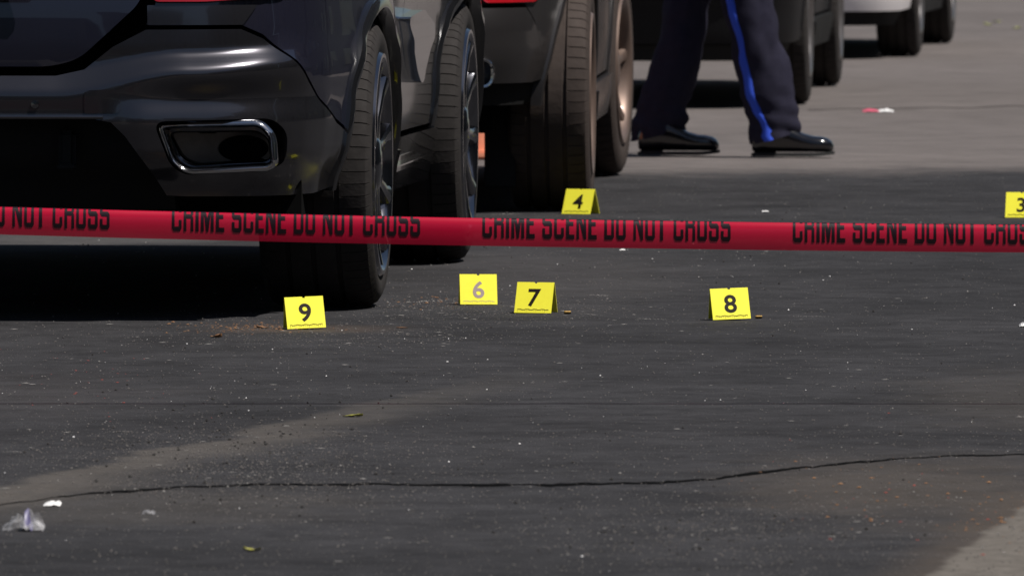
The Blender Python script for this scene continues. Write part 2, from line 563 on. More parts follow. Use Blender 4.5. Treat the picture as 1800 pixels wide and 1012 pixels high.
def resample(poly, step):
    out = []
    N = len(poly)
    for i in range(N):
        a, b = np.array(poly[i]), np.array(poly[(i + 1) % N])
        L = np.linalg.norm(b - a)
        if L < 1e-6: continue
        n = max(1, int(math.ceil(L / step)))
        for k in range(n):
            out.append(tuple(a + (b - a) * k / n))
    return out


def inside(P, poly):
    x, y = P[:, 0], P[:, 1]
    c = np.zeros(len(P), bool)
    Q = np.array(poly)
    for (x1, y1), (x2, y2) in zip(Q, np.roll(Q, -1, 0)):
        if y1 == y2: continue
        k = ((y1 > y) != (y2 > y)) & (x < (x2 - x1) * (y - y1) / (y2 - y1) + x1)
        c ^= k
    return c


def edge_dist(P, poly):
    Q = np.array(poly)
    d = np.full(len(P), 9.0)
    for a, b in zip(Q, np.roll(Q, -1, 0)):
        ab = b - a
        f = np.clip(((P - a) @ ab) / max(ab @ ab, 1e-12), 0, 1)
        d = np.minimum(d, np.linalg.norm(P - (a + f[:, None] * ab), axis=1))
    return d


class Skin:
    """the skin of a car: t runs round the plan from the rear centre to the front centre, z is height"""
    def __init__(s, plan, prof_r, prof_s, prof_f, mid, L):
        C = catmull(plan)
        s.C = C
        d = np.r_[0, np.cumsum(np.linalg.norm(np.diff(C, axis=0), axis=1))]
        s.t = d
        s.T = d[-1]
        g = np.gradient(C, d, axis=0)
        g /= np.linalg.norm(g, axis=1)[:, None]
        s.nv, s.nu = g[:, 1], -g[:, 0]
        s.pr, s.ps, s.pf = prof_r, prof_s, prof_f
        s.mid = mid          # (u0, u1, depth): lower doors drawn in between the wheels
        s.bump = None

    def tv(s, v):
        k = np.argmax(s.C[:, 0])
        k = min(k, np.searchsorted(s.C[:, 1], 0.9))
        return math.copysign(float(np.interp(abs(v), s.C[:k, 0], s.t[:k])), v)

    def tu(s, u):
        return float(np.interp(u, np.maximum.accumulate(s.C[:, 1]) + np.arange(len(s.C)) * 1e-9, s.t))

    def at(s, t, z, out=0.0):
        t = np.asarray(t, float)
        z = np.asarray(z, float)
        sg = np.where(t < 0, -1.0, 1.0)
        a = np.abs(t)
        v, u = np.interp(a, s.t, s.C[:, 0]), np.interp(a, s.t, s.C[:, 1])
        nv, nu = np.interp(a, s.t, s.nv), np.interp(a, s.t, s.nu)
        pf = lambda p: np.mean([np.interp(z + k, p[0], p[1]) for k in (-0.008, -0.004, 0, 0.004, 0.008)], axis=0)
        ins = np.clip(-nu, 0, 1) * pf(s.pr) + np.clip(nv, 0, 1) * pf(s.ps) + np.clip(nu, 0, 1) * pf(s.pf)
        u0, u1, dp = s.mid
        w = np.clip((u - u0) / 0.45, 0, 1) * np.clip((u1 - u) / 0.3, 0, 1)
        w = w * w * (3 - 2 * w)
        ins = ins + dp * w * np.clip((0.98 - z) / 0.35, 0, 1) * np.clip(nv, 0, 1)
        if s.bump is not None:
            ins = ins - s.bump(v, u, z, nu)
        v, u = v + nv * (out - ins), u + nu * (out - ins)
        return np.stack([v * sg, u, z + 0 * v], -1), np.stack([nv * sg, nu, 0 * v], -1)


def panel(name, skin, poly, m, parent, step=0.03, out=0.0, fold=0.02, holes=(), rnd_r=0.0, mirror=False, est=None):
    """a sheet-metal panel cut from the skin along polygon (t,z), with its edges folded inwards"""
    loops = [resample(round_poly(poly, rnd_r), est or step)] + [resample(h, est or step) for h in holes]
    A = np.array(loops[0])
    lo, hi = A.min(0), A.max(0)
    gx = np.arange(lo[0] + step * 0.5, hi[0], step)
    gz = np.arange(lo[1] + step * 0.5, hi[1], step)
    G = np.array([(x, z) for z in gz for x in gx]) if len(gx) and len(gz) else np.zeros((0, 2))
    if len(G):
        ok = inside(G, loops[0])
        for h in loops[1:]:
            ok &= ~inside(G, h)
        G = G[ok]
        for h in loops:
            if len(G): G = G[edge_dist(G, h) > step * 0.35]
    pts, edges = [], []
    for lp in loops:
        b = len(pts)
        pts += lp
        edges += [(b + k, b + (k + 1) % len(lp)) for k in range(len(lp))]
    nb = len(pts)
    pts += [tuple(g) for g in G]
    r = delaunay_2d_cdt([Vector(p) for p in pts], edges, [], 0, 1e-5)
    P = np.array([(p.x, p.y) for p in r[0]])
    F = [f for f in r[2] if len(f) == 3]
    cen = np.array([P[list(f)].mean(0) for f in F])
    ok = inside(cen, loops[0])
    for h in loops[1:]:
        ok &= ~inside(cen, h)
    F = [f for f, k in zip(F, ok) if k]
    pos, nor = skin.at(P[:, 0], P[:, 1], out)
    V = [tuple(p) for p in pos]
    # orientation: outward
    FF = []
    for f in F:
        a, b, c = (Vector(V[i]) for i in f)
        n = (b - a).cross(c - a)
        FF.append(f if n.dot(Vector(nor[f[0]])) > 0 else f[::-1])
    # fold the free edges inwards
    cnt = {}
    for f in FF:
        for i in range(3):
            e = (f[i], f[(i + 1) % 3])
            cnt[e] = 1
    new = {}
    if fold:
        for (a, b) in list(cnt):
            if (b, a) not in cnt:
                for q in (a, b):
                    if q not in new:
                        new[q] = len(V)
                        V.append(tuple(Vector(V[q]) - Vector(nor[q]) * fold))
                FF.append((b, a, new[a], new[b]))
    o = mesh(name, V, FF, m, parent, True, 38)
    if mirror:
        o2 = mesh(name, [(-x, y, z) for x, y, z in V], [f[::-1] for f in FF], m, parent, True, 38)
        return o, o2
    return o


def tyre_mesh(r, w, rim_r, blocks=72, grooves=(-0.24, -0.02, 0.20), rib_from=0.24):
    hw = w / 2
    prof = []   # (x, radius, lateral groove depth)
    def add(x, rad, g=0.0): prof.append((x, rad, g))
    add(-hw * 0.80, rim_r, 0); add(-hw * 0.96, rim_r + (r - rim_r) * 0.3); add(-hw * 1.0, rim_r + (r - rim_r) * 0.55)
    add(-hw * 0.97, r - 0.030); add(-hw * 0.90, r - 0.012, .003); add(-hw * 0.80, r - 0.005, .0035)
    for g in grooves:
        c = g * w
        for dx, dr in ((-0.007, 0), (-0.005, -0.008), (0.005, -0.008), (0.007, 0)):
            add(c + dx, r - 0.0035 * abs(c / hw) + dr, 0.0)
    add(rib_from * w, r - 0.002, 0.003); add(hw * 0.80, r - 0.006, .004); add(hw * 0.90, r - 0.013, .003)
    add(hw * 0.97, r - 0.030); add(hw * 1.0, rim_r + (r - rim_r) * 0.55); add(hw * 0.985, rim_r + (r - rim_r) * 0.32)
    add(hw * 0.95, rim_r + 0.012); add(hw * 0.90, rim_r); add(0.0, rim_r - 0.004)
    angs = []
    for b in range(blocks):
        for f, g in ((0.0, 1), (0.055, 1), (0.075, 0), (0.98, 0)):
            angs.append((2 * math.pi * (b + f) / blocks, g))
    V, F = [], []
    n = len(prof)
    for a, g in angs:
        ca, sa = math.cos(a), math.sin(a)
        for x, rad, gd in prof:
            rr = rad - gd * g
            V.append((x, rr * ca, rr * sa))
    N = len(angs)
    for i in range(N):
        for j in range(n):
            p, q = i * n, ((i + 1) % N) * n
            F.append((p + j, q + j, q + (j + 1) % n, p + (j + 1) % n))
    me = bpy.data.meshes.new('tyre')
    me.from_pydata(V, [], F)
    me.update()
    me.polygons.foreach_set('use_smooth', [True] * len(F))
    me.set_sharp_from_angle(angle=R(30))
    return me


def lathe_x(prof, n=64):
    V, F = [], []
    k = len(prof)
    for i in range(n):
        a = 2 * math.pi * i / n
        for x, rad in prof:
            V.append((x, rad * math.cos(a), rad * math.sin(a)))
    for i in range(n):
        for j in range(k - 1):
            p, q = i * k, ((i + 1) % n) * k
            F.append((p + j, q + j, q + j + 1, p + j + 1))
    return V, F


def rim_mesh(rim_r, w, spokes, dish=0.02):
    hw = w / 2
    prof = [(-hw * 0.8, rim_r - 0.002), (-hw * 0.75, rim_r - 0.03), (hw * 0.55, rim_r - 0.035), (hw * 0.86, rim_r - 0.024), (hw * 0.96, rim_r - 0.016), (hw * 1.02, rim_r - 0.004), (hw * 1.02, rim_r + 0.006),
            (hw * 0.96, rim_r + 0.012), (hw * 0.86, rim_r + 0.008)]
    V, F = lathe_x(prof, 72)
    x0 = hw * 0.96 - dish
    hub = [(x0 - 0.05, 0.075), (x0 - 0.004, 0.07), (x0 + 0.004, 0.06), (x0 + 0.006, 0.035), (x0 + 0.008, 0.03), (x0 + 0.008, 0.0005)]
    v2, f2 = lathe_x(hub, 32)
    b = len(V)
    V += v2; F += [tuple(i + b for i in f) for f in f2]
    for s in range(spokes):
        a = 2 * math.pi * s / spokes
        sec = []
        for rad, ww, xx, th in ((0.05, 0.030, x0 - 0.002, 0.035), (rim_r * 0.5, 0.019, x0 - 0.004, 0.03), (rim_r * 0.8, 0.020, x0 + 0.004, 0.026), (rim_r - 0.018, 0.030, x0 + 0.012, 0.02)):
            ring = []
            for dy, dx in ((-ww, -th), (-ww * 0.8, -0.004), (-ww * 0.5, 0), (ww * 0.5, 0), (ww * 0.8, -0.004), (ww, -th)):
                y, z = rad, dy
                ring.append((xx + dx, y * math.cos(a) - z * math.sin(a), y * math.sin(a) + z * math.cos(a)))
            sec.append(ring)
        v2, f2 = loft(sec)
        b = len(V)
        V += v2; F += [tuple(i + b for i in f) for f in f2]
    me = bpy.data.meshes.new('wheel')
    me.from_pydata(V, [], F)
    me.update()
    bm = bmesh.new(); bm.from_mesh(me); bmesh.ops.recalc_face_normals(bm, faces=bm.faces); bm.to_mesh(me); bm.free()
    me.polygons.foreach_set('use_smooth', [True] * len(me.polygons))
    me.set_sharp_from_angle(angle=R(35))
    return me


def ring_of(poly_vz, u_of, prof, name, m, parent):
    """sweep a small cross-section (outset, du) round a closed (v,z) outline on the rear face"""
    P = np.array(poly_vz)
    N = len(P)
    T = np.roll(P, -1, 0) - np.roll(P, 1, 0)
    T /= np.linalg.norm(T, axis=1)[:, None]
    cw = np.sum(P[:, 0] * np.roll(P[:, 1], -1) - np.roll(P[:, 0], -1) * P[:, 1]) < 0
    Nn = np.stack([T[:, 1], -T[:, 0]], 1) * (-1 if cw else 1)
    V, F = [], []
    k = len(prof)
    for i in range(N):
        for o_, du in prof:
            q = P[i] + Nn[i] * o_
            V.append((q[0], u_of + du, q[1]))
    for i in range(N):
        for j in range(k - 1):
            a, b = i * k + j, ((i + 1) % N) * k + j
            F.append((a, b, b + 1, a + 1))
    bm = bmesh.new()
    me = bpy.data.meshes.new('t'); me.from_pydata(V, [], F); bm.from_mesh(me)
    bpy.data.meshes.remove(me)
    return from_bm(name, bm, m, parent, True, 50)


def build_car(c):
    root = empty(c['name'])
    yaw = R(c['yaw'])
    f = Vector((math.sin(yaw), math.cos(yaw), 0)); r = Vector((math.cos(yaw), -math.sin(yaw), 0))
    root.location = Vector((*c['wheel'], 0)) - r * c['track'] - f * c['ov']
    root.rotation_euler = (0, 0, -yaw)
    tag(root, c['label'], c['cat'], c.get('group'))
    L, ov, wb, W = c['L'], c['ov'], c['wb'], c['W']
    fa = ov + wb
    plan = c.get('plan') or [(0, 0), (0.3 * W, 0.006), (0.55 * W, 0.022), (0.74 * W, 0.06), (0.86 * W, 0.14), (0.94 * W, 0.28), (0.975 * W, 0.45), (0.99 * W, 0.65), (W, ov), (0.985 * W, ov + 0.6), (0.97 * W, ov + wb * 0.5),
            (0.985 * W, fa - 0.5), (W, fa), (0.985 * W, fa + 0.35), (0.93 * W, L - 0.32), (0.8 * W, L - 0.13), (0.5 * W, L - 0.03), (0.0, L)]
    zb, belt, roof = c['zb'], c['belt'], c['roof']
    pr = c.get('prof_r') or [(0.2, 0.3, 0.42, 0.5, 0.62, 0.70, belt - 0.12, belt, roof), (0.05, 0.02, 0.0, -0.03, -0.035, 0.0, 0.02, 0.05, c.get('rlean', 0.45))]
    ps = [(0.15, 0.3, 0.5, belt - 0.3, belt, roof), (0.05, 0.02, 0.005, 0.0, 0.03, 0.03 + (roof - belt) * 0.38)]
    pf = [(0.15, 0.3, 0.5, 0.8, belt), (0.05, 0.01, 0.0, 0.03, 0.10)]
    sk = Skin(plan, pr, ps, pf, (ov + 0.38, fa - 0.02, c.get('mid', 0.03)), L)
    sk.bump = c.get('bump')
    paint = c['paint']
    wr, tw, arch = c['r'], c['tw'], c['arch']

    # ---- underbody core
    bm = bmesh.new()
    hwid = c['track'] - tw - 0.05
    bm_box(bm, (0, L / 2, (zb + 0.06 + belt - 0.05) / 2), (2 * hwid, L - 0.5, belt - 0.05 - zb - 0.06))
    bm_box(bm, (0, (ov + fa) / 2, (zb + 0.03 + belt - 0.1) / 2), (2 * (W - c.get('mid', 0.03) - 0.075), wb - 2 * arch - 0.02, belt - 0.1 - zb - 0.03))
    bm_box(bm, (0, 0.28 + 0.5 * (ov - arch - 0.35), 0.33), (2 * (W - c.get('tuck', 0.16)), max(0.1, ov - arch - 0.35), 0.14))
    from_bm('underbody', bm, 'under', root)

    # ---- arches
    def arch_pts(uc, rev=False, a0=-0.02, a1=None, n=26):
        z0 = wr
        pts = []
        for k in range(n + 1):
            a = math.pi * (1 - k / n)
            pts.append((sk.tu(uc + arch * math.cos(a)), max(z0 + arch * 0.98 * math.sin(a), 0)))
        return pts
    zs = c['zsill']
    ud0, ud1 = ov + arch + 0.12, fa - arch - 0.10          # door span
    um = (ud0 + ud1) / 2 + 0.02
    tq = c['tq']                                            # tailgate side (v at z) list
    bed = c['bedge']                                        # bumper/quarter border list of (t,z), from tailgate gap to arch
    bedge = bed(sk)
    gap = 0.010
    # rear quarter panel
    poly = [(sk.tv(v), z) for v, z in reversed(tq)] + [(t + 0.0, z + gap) for t, z in bedge]
    a = arch_pts(ov)
    zc = bedge[-1][1] + gap
    a = [p for p in a if not (p[0] < sk.tu(ov) and p[1] < zc)]
    poly += a + [(sk.tu(ov + arch), zs + 0.02), (sk.tu(ud0 - 0.006), zs + 0.02), (sk.tu(ud0 - 0.006), belt)]
    panel('quarter_panel', sk, poly, c.get('quarter', paint), root, 0.05, 0.0, 0.05, mirror=True, est=0.025)
    for nm, u0, u1 in (('rear_door', ud0, um - 0.004), ('front_door', um + 0.004, ud1)):
        oo = panel(nm, sk, [(sk.tu(u0), zs + 0.02), (sk.tu(u1), zs + 0.02), (sk.tu(u1), belt - 0.004), (sk.tu(u0), belt - 0.004)], paint, root, 0.05, 0.002, 0.03, mirror=True, rnd_r=0.03)
        for s_, d in zip((1, -1), oo):
            bm = bmesh.new()
            p = sk.at(sk.tu(u0 + 0.2 + 0.08), belt - 0.14)[0]
            bm_box(bm, (s_ * (p[0] + 0.035), p[1], p[2]), (0.02, 0.22, 0.028), None, 0.008)
            for e in (-0.09, 0.09):
                bm_box(bm, (s_ * (p[0] + 0.015), p[1] + e, p[2]), (0.034, 0.025, 0.02))
            from_bm('handle', bm, c.get('trim', paint), d)
    # sill
    panel('sill', sk, [(sk.tu(ov + arch), zb + 0.01), (sk.tu(fa - arch), zb + 0.01), (sk.tu(fa - arch), zs + 0.008), (sk.tu(ov + arch), zs + 0.008)], c.get('sillmat', 'black_plastic'), root, 0.04, 0.022, 0.09, mirror=True)
    # front wing
    a = arch_pts(fa)
    ufb = fa + arch + 0.08
    zhood = c['hood']
    poly = [(sk.tu(ud1 + 0.008), zs + 0.02), (sk.tu(fa - arch), zs + 0.02)] + a + [(sk.tu(fa + arch), 0.45), (sk.tu(ufb), 0.45), (sk.tu(ufb + 0.02), zhood(ufb)), (sk.tu(fa), zhood(fa) - 0.003), (sk.tu(ud1 + 0.008), zhood(ud1))]
    panel('front_wing', sk, poly, paint, root, 0.05, 0.0, 0.05, mirror=True, est=0.025)
    T = sk.T - 1e-3
    zt = zhood(L)
    nose = [(sk.tu(fa + arch), zb + 0.03), (T, zb + 0.03), (T, zt - 0.01), (sk.tu(L - 0.2), zt - 0.01), (sk.tu(ufb + 0.03), 0.62), (sk.tu(ufb + 0.008), 0.44), (sk.tu(fa + arch), 0.44)]
    panel('front_bumper', sk, nose, paint, root, 0.06, 0.0, 0.03, mirror=True)
    panel('headlight', sk, [(sk.tu(ufb + 0.03), 0.63), (sk.tu(L - 0.14), 0.60), (sk.tu(L - 0.08), zt - 0.03), (sk.tu(ufb + 0.04), zt - 0.02)], 'lamp_clear', root, 0.04, 0.012, 0.03, mirror=True, rnd_r=0.03)
    panel('grille', sk, [(T - 0.42, 0.42), (T, 0.42), (T, zt - 0.06), (T - 0.46, zt - 0.06)], 'gloss_black', root, 0.05, 0.006, 0.02, mirror=True, rnd_r=0.03)

    # ---- greenhouse, roof, bonnet
    uw0, uw1 = c['ws']                # windscreen base (front) and top (rear)
    vt = tq[-1][0]
    tops = [(sk.tu(u), roof - 0.06 * ((u - 1.9) / 1.9) ** 2) for u in np.linspace(c.get('urear', 0.75), uw1, 8)]
    gpoly = [(sk.tv(vt), belt + 0.004), (sk.tu(ud0), belt + 0.004), (sk.tu(uw0 - 0.02), belt + 0.004), (sk.tu(uw0), belt + 0.02)] + tops[::-1] + [(sk.tv(vt), roof - 0.05)]
    panel('cabin_side', sk, gpoly, paint, root, 0.06, -0.006, 0.03, mirror=True)
    for u0, u1 in ((ud0 - 0.35, ud0 + 0.02), (ud0 + 0.06, um - 0.05), (um + 0.05, uw1 + 0.05)):
        zt2 = roof - 0.12
        u1t = u1
        pl = [(sk.tu(u0), belt + 0.05), (sk.tu(u1), belt + 0.05), (sk.tu(u1t), zt2), (sk.tu(u0 + 0.03), zt2)]
        panel('side_window', sk, pl, 'glass', root, 0.06, 0.0, 0.01, mirror=True, rnd_r=0.03)
    tg = sk.tv(vt) - 0.012
    panel('rear_window', sk, [(-tg, belt + 0.03), (tg, belt + 0.03), (tg * 0.95, roof - 0.07), (-tg * 0.95, roof - 0.07)], 'glass', root, 0.08, 0.0, 0.02, rnd_r=0.05)
    def strip(name, tz, m):
        V, F = [], []
        n = 9
        P = sk.at(np.array([q[0] for q in tz]), np.array([q[1] for q in tz]))[0]
        for p in P:
            for k in range(n):
                s_ = 1 - 2 * k / (n - 1)
                V.append((p[0] * s_, p[1], p[2] + 0.045 * (1 - s_ * s_)))
        for i in range(len(P) - 1):
            for k in range(n - 1):
                a_ = i * n + k
                F.append((a_, a_ + 1, a_ + n + 1, a_ + n))
        return mesh(name, V, F, m, root, True, 50)
    strip('roof', [(0.02, roof - 0.06), (sk.tv(vt * 0.6), roof - 0.055), (sk.tv(vt), roof - 0.05)] + tops, paint)
    strip('windscreen', [tops[-1], (sk.tu((uw0 + uw1) / 2), (tops[-1][1] + zhood(uw0)) / 2 + 0.02), (sk.tu(uw0), zhood(uw0) + 0.012)], 'glass')
    us = np.linspace(uw0, L - 0.02, 10)
    strip('bonnet', [(sk.tu(u), zhood(u)) for u in us] + [(T, zhood(L) - 0.01)], paint)

    # ---- wheels
    tm = tyre_mesh(wr, tw, c['rim'], c.get('blocks', 72), c.get('grooves', (-0.24, -0.02, 0.20)), c.get('rib', 0.26))
    rm = rim_mesh(c['rim'], tw, c['spokes'], c.get('dish', 0.02))
    tm.materials.append(M[c.get('tyre', 'rubber')]); rm.materials.append(M[c['rimmat']])
    vd, fd = lathe_x([(0.0, 0.0005), (0.0, c['rim'] * 0.72), (0.03, c['rim'] * 0.72), (0.03, 0.0005)], 40)
    dm = bpy.data.meshes.new('brake_disc'); dm.from_pydata(vd, [], fd); dm.materials.append(M['dark_chrome'])
    for uc, steer in ((ov, 0), (fa, c.get('steer', 0))):
        for s_ in (1, -1):
            w_ = link('wheel', rm, None, root)
            w_.location = (s_ * (c['track'] - tw / 2), uc, wr)
            w_.rotation_euler = (0.3 * uc, 0, (0 if s_ > 0 else math.pi) - R(steer))
            t_ = link('tyre', tm, None, w_)
            d_ = link('brake_disc', dm, None, w_)
    c['rear'](sk, root, c)
    # number plate on the tailgate (no readable characters in the photograph)
    return root, sk


# ---- the near car: dark grey sport utility vehicle
S1 = 691.5
def q1(x, y): return (0.064 + x / S1, (567.0 - y) / S1)


def bump1(v, u, z, nu):
    rear = np.clip(-nu, 0, 1)
    sm = lambda e0, e1, x: (lambda s: s * s * (3 - 2 * s))(np.clip((x - e0) / (e1 - e0), 0, 1))
    zt_ = 0.645 + 0.040 * sm(0.22, 0.55, v) + 0.022 * sm(0.55, 0.85, v)
    zb_ = 0.580 + 0.058 * sm(0.22, 0.55, v) + 0.022 * sm(0.55, 0.85, v)
    keep = sm(0.33, 0.44, z)
    s1 = 0.048 * sm(zt_ + 0.008, zb_ - 0.004, z) * keep
    s2 = 0.017 * sm(0.578, 0.512, z) * keep * sm(0.33, 0.45, v)
    back = -0.022 * sm(zb_ - 0.01, 0.56, z) * sm(0.40, 0.60, v)
    lip = 0.004 * sm(0.530, 0.521, z) * sm(0.40, 0.33, v)
    return (s1 + s2 + back + lip) * (0.2 + 0.8 * rear)


def bedge1(sk):
    px = [(432, 50), (470, 68), (503, 104), (530, 145), (552, 184), (572, 222), (584, 238)]
    e = [(sk.tv(q1(x, y)[0]), q1(x, y)[1]) for x, y in px]
    return [(sk.tv(q1(268, 50)[0]), q1(0, 50)[1])] + e + [(sk.tu(0.52), 0.462)]


def rear1(sk, root, c):
    tv = sk.tv
    # tailgate
    half = [(q1(0, 118)[0] * 0, 0.650)]
    rp = [q1(100, 117), q1(150, 104), q1(250, 12), q1(262, -8), q1(330, -110)]
    poly = [(tv(v), z) for v, z in rp] + [(tv(0.50), 1.04)]
    full = poly + [(-t, z) for t, z in reversed(poly)]
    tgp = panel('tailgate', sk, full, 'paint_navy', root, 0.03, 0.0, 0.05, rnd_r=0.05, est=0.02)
    bm = bmesh.new()
    bm_box(bm, (0, -0.012, 0.90), (0.31, 0.012, 0.155), None, 0.004)
    from_bm('number_plate', bm, 'plate', tgp)
    # inner black shell that shows in the gaps and behind the recess
    panel('rear_frame', sk, [(-sk.tu(0.30), 0.37), (sk.tu(0.30), 0.37), (sk.tu(0.42), 1.0), (-sk.tu(0.42), 1.0)], 'under', root, 0.05, -0.14, 0.0)
    # bumper with openings for recess and two tailpipes
    bd = bedge1(sk)
    top_l = [(t, z - 0.002) for t, z in bd]
    right = top_l + [(sk.tu(0.515), 0.33), (sk.tu(0.36), 0.318), (tv(q1(500, 347)[0]), 0.317), (tv(q1(345, 345)[0]), 0.318)]
    rec = [q1(306, 345), q1(288, 318), q1(232, 238), q1(208, 214), q1(180, 209)]
    recp = [(tv(v), z) for v, z in rec]
    up = [(tv(q1(268, 52)[0]), q1(0, 52)[1]), (tv(q1(210, 82)[0]), q1(0, 82)[1]), (tv(q1(160, 122)[0]), q1(0, 122)[1]), (tv(q1(110, 133)[0]), q1(0, 133)[1])]
    # polygon: up the left border is the centre line; build the whole bumper in one piece
    rightside = list(reversed(up)) + right[1:] + recp
    # order: start top centre, go right
    topR = list(reversed(up))
    seq = topR + right[1:] + recp
    full = seq + [(-t, z) for t, z in reversed(seq)]
    ex = [q1(284, 216), q1(470, 212), q1(494, 236), q1(497, 288), q1(484, 298), q1(340, 306), q1(312, 288)]
    exo = round_poly(ex, 0.03)
    cx = sum(p[0] for p in exo) / len(exo); cz = sum(p[1] for p in exo) / len(exo)
    exbig = [(cx + (p[0] - cx) * 1.035, cz + (p[1] - cz) * 1.07) for p in exo]
    holes = [[(tv(v), z) for v, z in exbig], [(-tv(v), z) for v, z in exbig]]
    bp = panel('rear_bumper', sk, full, 'paint_grey', root, 0.009, 0.003, 0.035, holes=holes, est=0.009)
    strip_ = [q1(271, 44), q1(436, 44), q1(462, 9), q1(300, 9), q1(270, 9)]
    panel('lamp_surround', sk, [(tv(v), z) for v, z in strip_], 'paint_grey', root, 0.02, 0.006, 0.02, mirror=True, rnd_r=0.003)  # lit part of the dark quarter panel, its light put into greyer paint
    # recess floor and lower lip
    rr = [(tv(q1(330, 345)[0]), 0.30), (tv(q1(300, 214)[0]), 0.53), (0.0, 0.53)]
    panel('diffuser', sk, [(-rr[0][0], 0.28), (rr[0][0], 0.28), (rr[1][0], 0.53), (-rr[1][0], 0.53)], 'black_plastic', root, 0.03, -0.10, 0.0)
    for s_ in (1, -1):
        bm = bmesh.new()
        v, z = q1(128, 285)
        bm_box(bm, (s_ * v, 0.035, z + 0.03), (0.045, 0.05, 0.10), None, 0.012)
        bm_box(bm, (s_ * v, 0.015, z - 0.012), (0.05, 0.04, 0.014), None, 0.004)
        from_bm('tow_bracket', bm, 'black_plastic', root)
    V = []
    # tow-eye cover and parking sensors
    for s_ in (1, -1):
        cov = [q1(162, 158), q1(215, 156), q1(224, 164), q1(224, 197), q1(162, 199)]
        panel('tow_eye_cover' if s_ > 0 else 'bumper_plug', sk, [(s_ * tv(v), z) for v, z in cov], 'paint_grey', bp, 0.012, 0.0055, 0.006, rnd_r=0.008)
        p, n = sk.at(s_ * tv(q1(76, 183)[0]), q1(76, 183)[1], 0.004)
        V, F = lathe_x([(0.0, 0.011), (0.004, 0.010), (0.005, 0.0005)], 16)
        o = mesh('parking_sensor', [(p[0] + y, p[1] - x, p[2] + z) for x, y, z in V], F, 'dark_chrome', bp, True)
    # tail lamps
    tl = [(q1(279, 2)[0], 0.816), (q1(372, 2)[0], 0.816), (0.80, 0.83), (0.83, 0.92), (0.52, 0.95), (0.46, 0.90)]
    panel('tail_light', sk, [(tv(v), z) for v, z in tl], 'lamp_red', root, 0.03, 0.012, 0.03, mirror=True, rnd_r=0.02)
    # tailpipes
    y0 = float(sk.at(tv(cx), cz)[0][1])
    for s_ in (1, -1):
        P = resample([(s_ * p[0], p[1]) for p in exo], 0.012)
        ring = ring_of(P, y0, [(0.004, 0.03), (0.004, 0.0), (0.0, -0.012), (-0.006, -0.015), (-0.012, -0.010), (-0.015, 0.004), (-0.017, 0.05), (-0.030, 0.20)], 'tailpipe', 'chrome', root)
        Q = [(s_ * cx + (p[0] - s_ * cx) * 0.86, cz + (p[1] - cz) * 0.66) for p in P]
        ring_of(Q, y0 + 0.055, [(0.012, 0.05), (0.010, 0.0), (0.0, -0.006), (-0.004, 0.0), (-0.006, 0.12)], 'pipe_sleeve', 'dark_chrome', ring)
        V = [(a, y0 + 0.08 + 0.12 * (0.5 + (a * s_ - cx) / 0.3), b) for a, b in P]
        mesh('pipe_back', V, [tuple(range(len(V)))], 'pipe_metal', ring)
        shade_disc = [(s_ * (cx + 0.025) + 0.062 * math.cos(a_), y0 + 0.10 + 0.12 * (0.5 + (0.025 + s_ * 0.062 * math.cos(a_)) / 0.3) - 0.024, cz + 0.034 * math.sin(a_)) for a_ in np.linspace(0, 2 * math.pi, 28, endpoint=False)]
        mesh('pipe_bore', shade_disc, [tuple(range(28))], 'under', ring)  # flat black disc: shade inside the pipe painted as colour
    tpts = [tuple(sk.at(t_, 0.5235, 0.006)[0]) for t_ in np.linspace(-tv(0.345), tv(0.345), 40)]
    tb = [Vector(p_) for p_ in tpts]
    V, F = tube(tb, 0.0045, 8)
    mesh('recess_trim', V, F, 'dark_chrome', bp, True)
    # added chrome shape for the reflection in the doors; running boards
    for s_ in (1, -1):
        pts = [(2.30, 0.73), (2.75, 0.745), (3.10, 0.70), (3.12, 0.66), (2.95, 0.545), (2.86, 0.535), (2.55, 0.66)]
        poly = [(s_ * sk.tu(u), z) for u, z in pts]
        panel('side_trim', sk, poly, 'chrome', root, 0.02, 0.035, 0.05, rnd_r=0.05, est=0.02)
        bm = bmesh.new()
        bm_box(bm, (s_ * 0.835, 2.35, 0.325), (0.15, 1.85, 0.04), None, 0.018)
        from_bm('running_board', bm, 'gloss_black', root, True)
    # arch lips
    for s_ in (1, -1):
        for uc in (c['ov'], c['ov'] + c['wb']):
            rings = []
            for k in range(41):
                a = math.pi * (-0.04 + 1.08 * k / 40)
                u, z = uc - math.cos(a) * (c['arch'] - 0.006), c['r'] + math.sin(a) * (c['arch'] - 0.006) * 0.98
                p = sk.at(sk.tu(u), z)[0]
                d = Vector((0, -math.cos(a), math.sin(a)))
                rings.append([Vector((s_ * (p[0] + ox), u, z)) + d * dr for ox, dr in ((-0.03, -0.006), (0.004, -0.008), (0.013, 0.0), (0.012, 0.022), (0.004, 0.034), (-0.03, 0.03))])
            V, F = loft(rings)
            bm = bmesh.new(); me = bpy.data.meshes.new('t'); me.from_pydata(V, [], F); bm.from_mesh(me)
            from_bm('wheel_arch_trim', bm, 'gloss_black', root, True, 50)


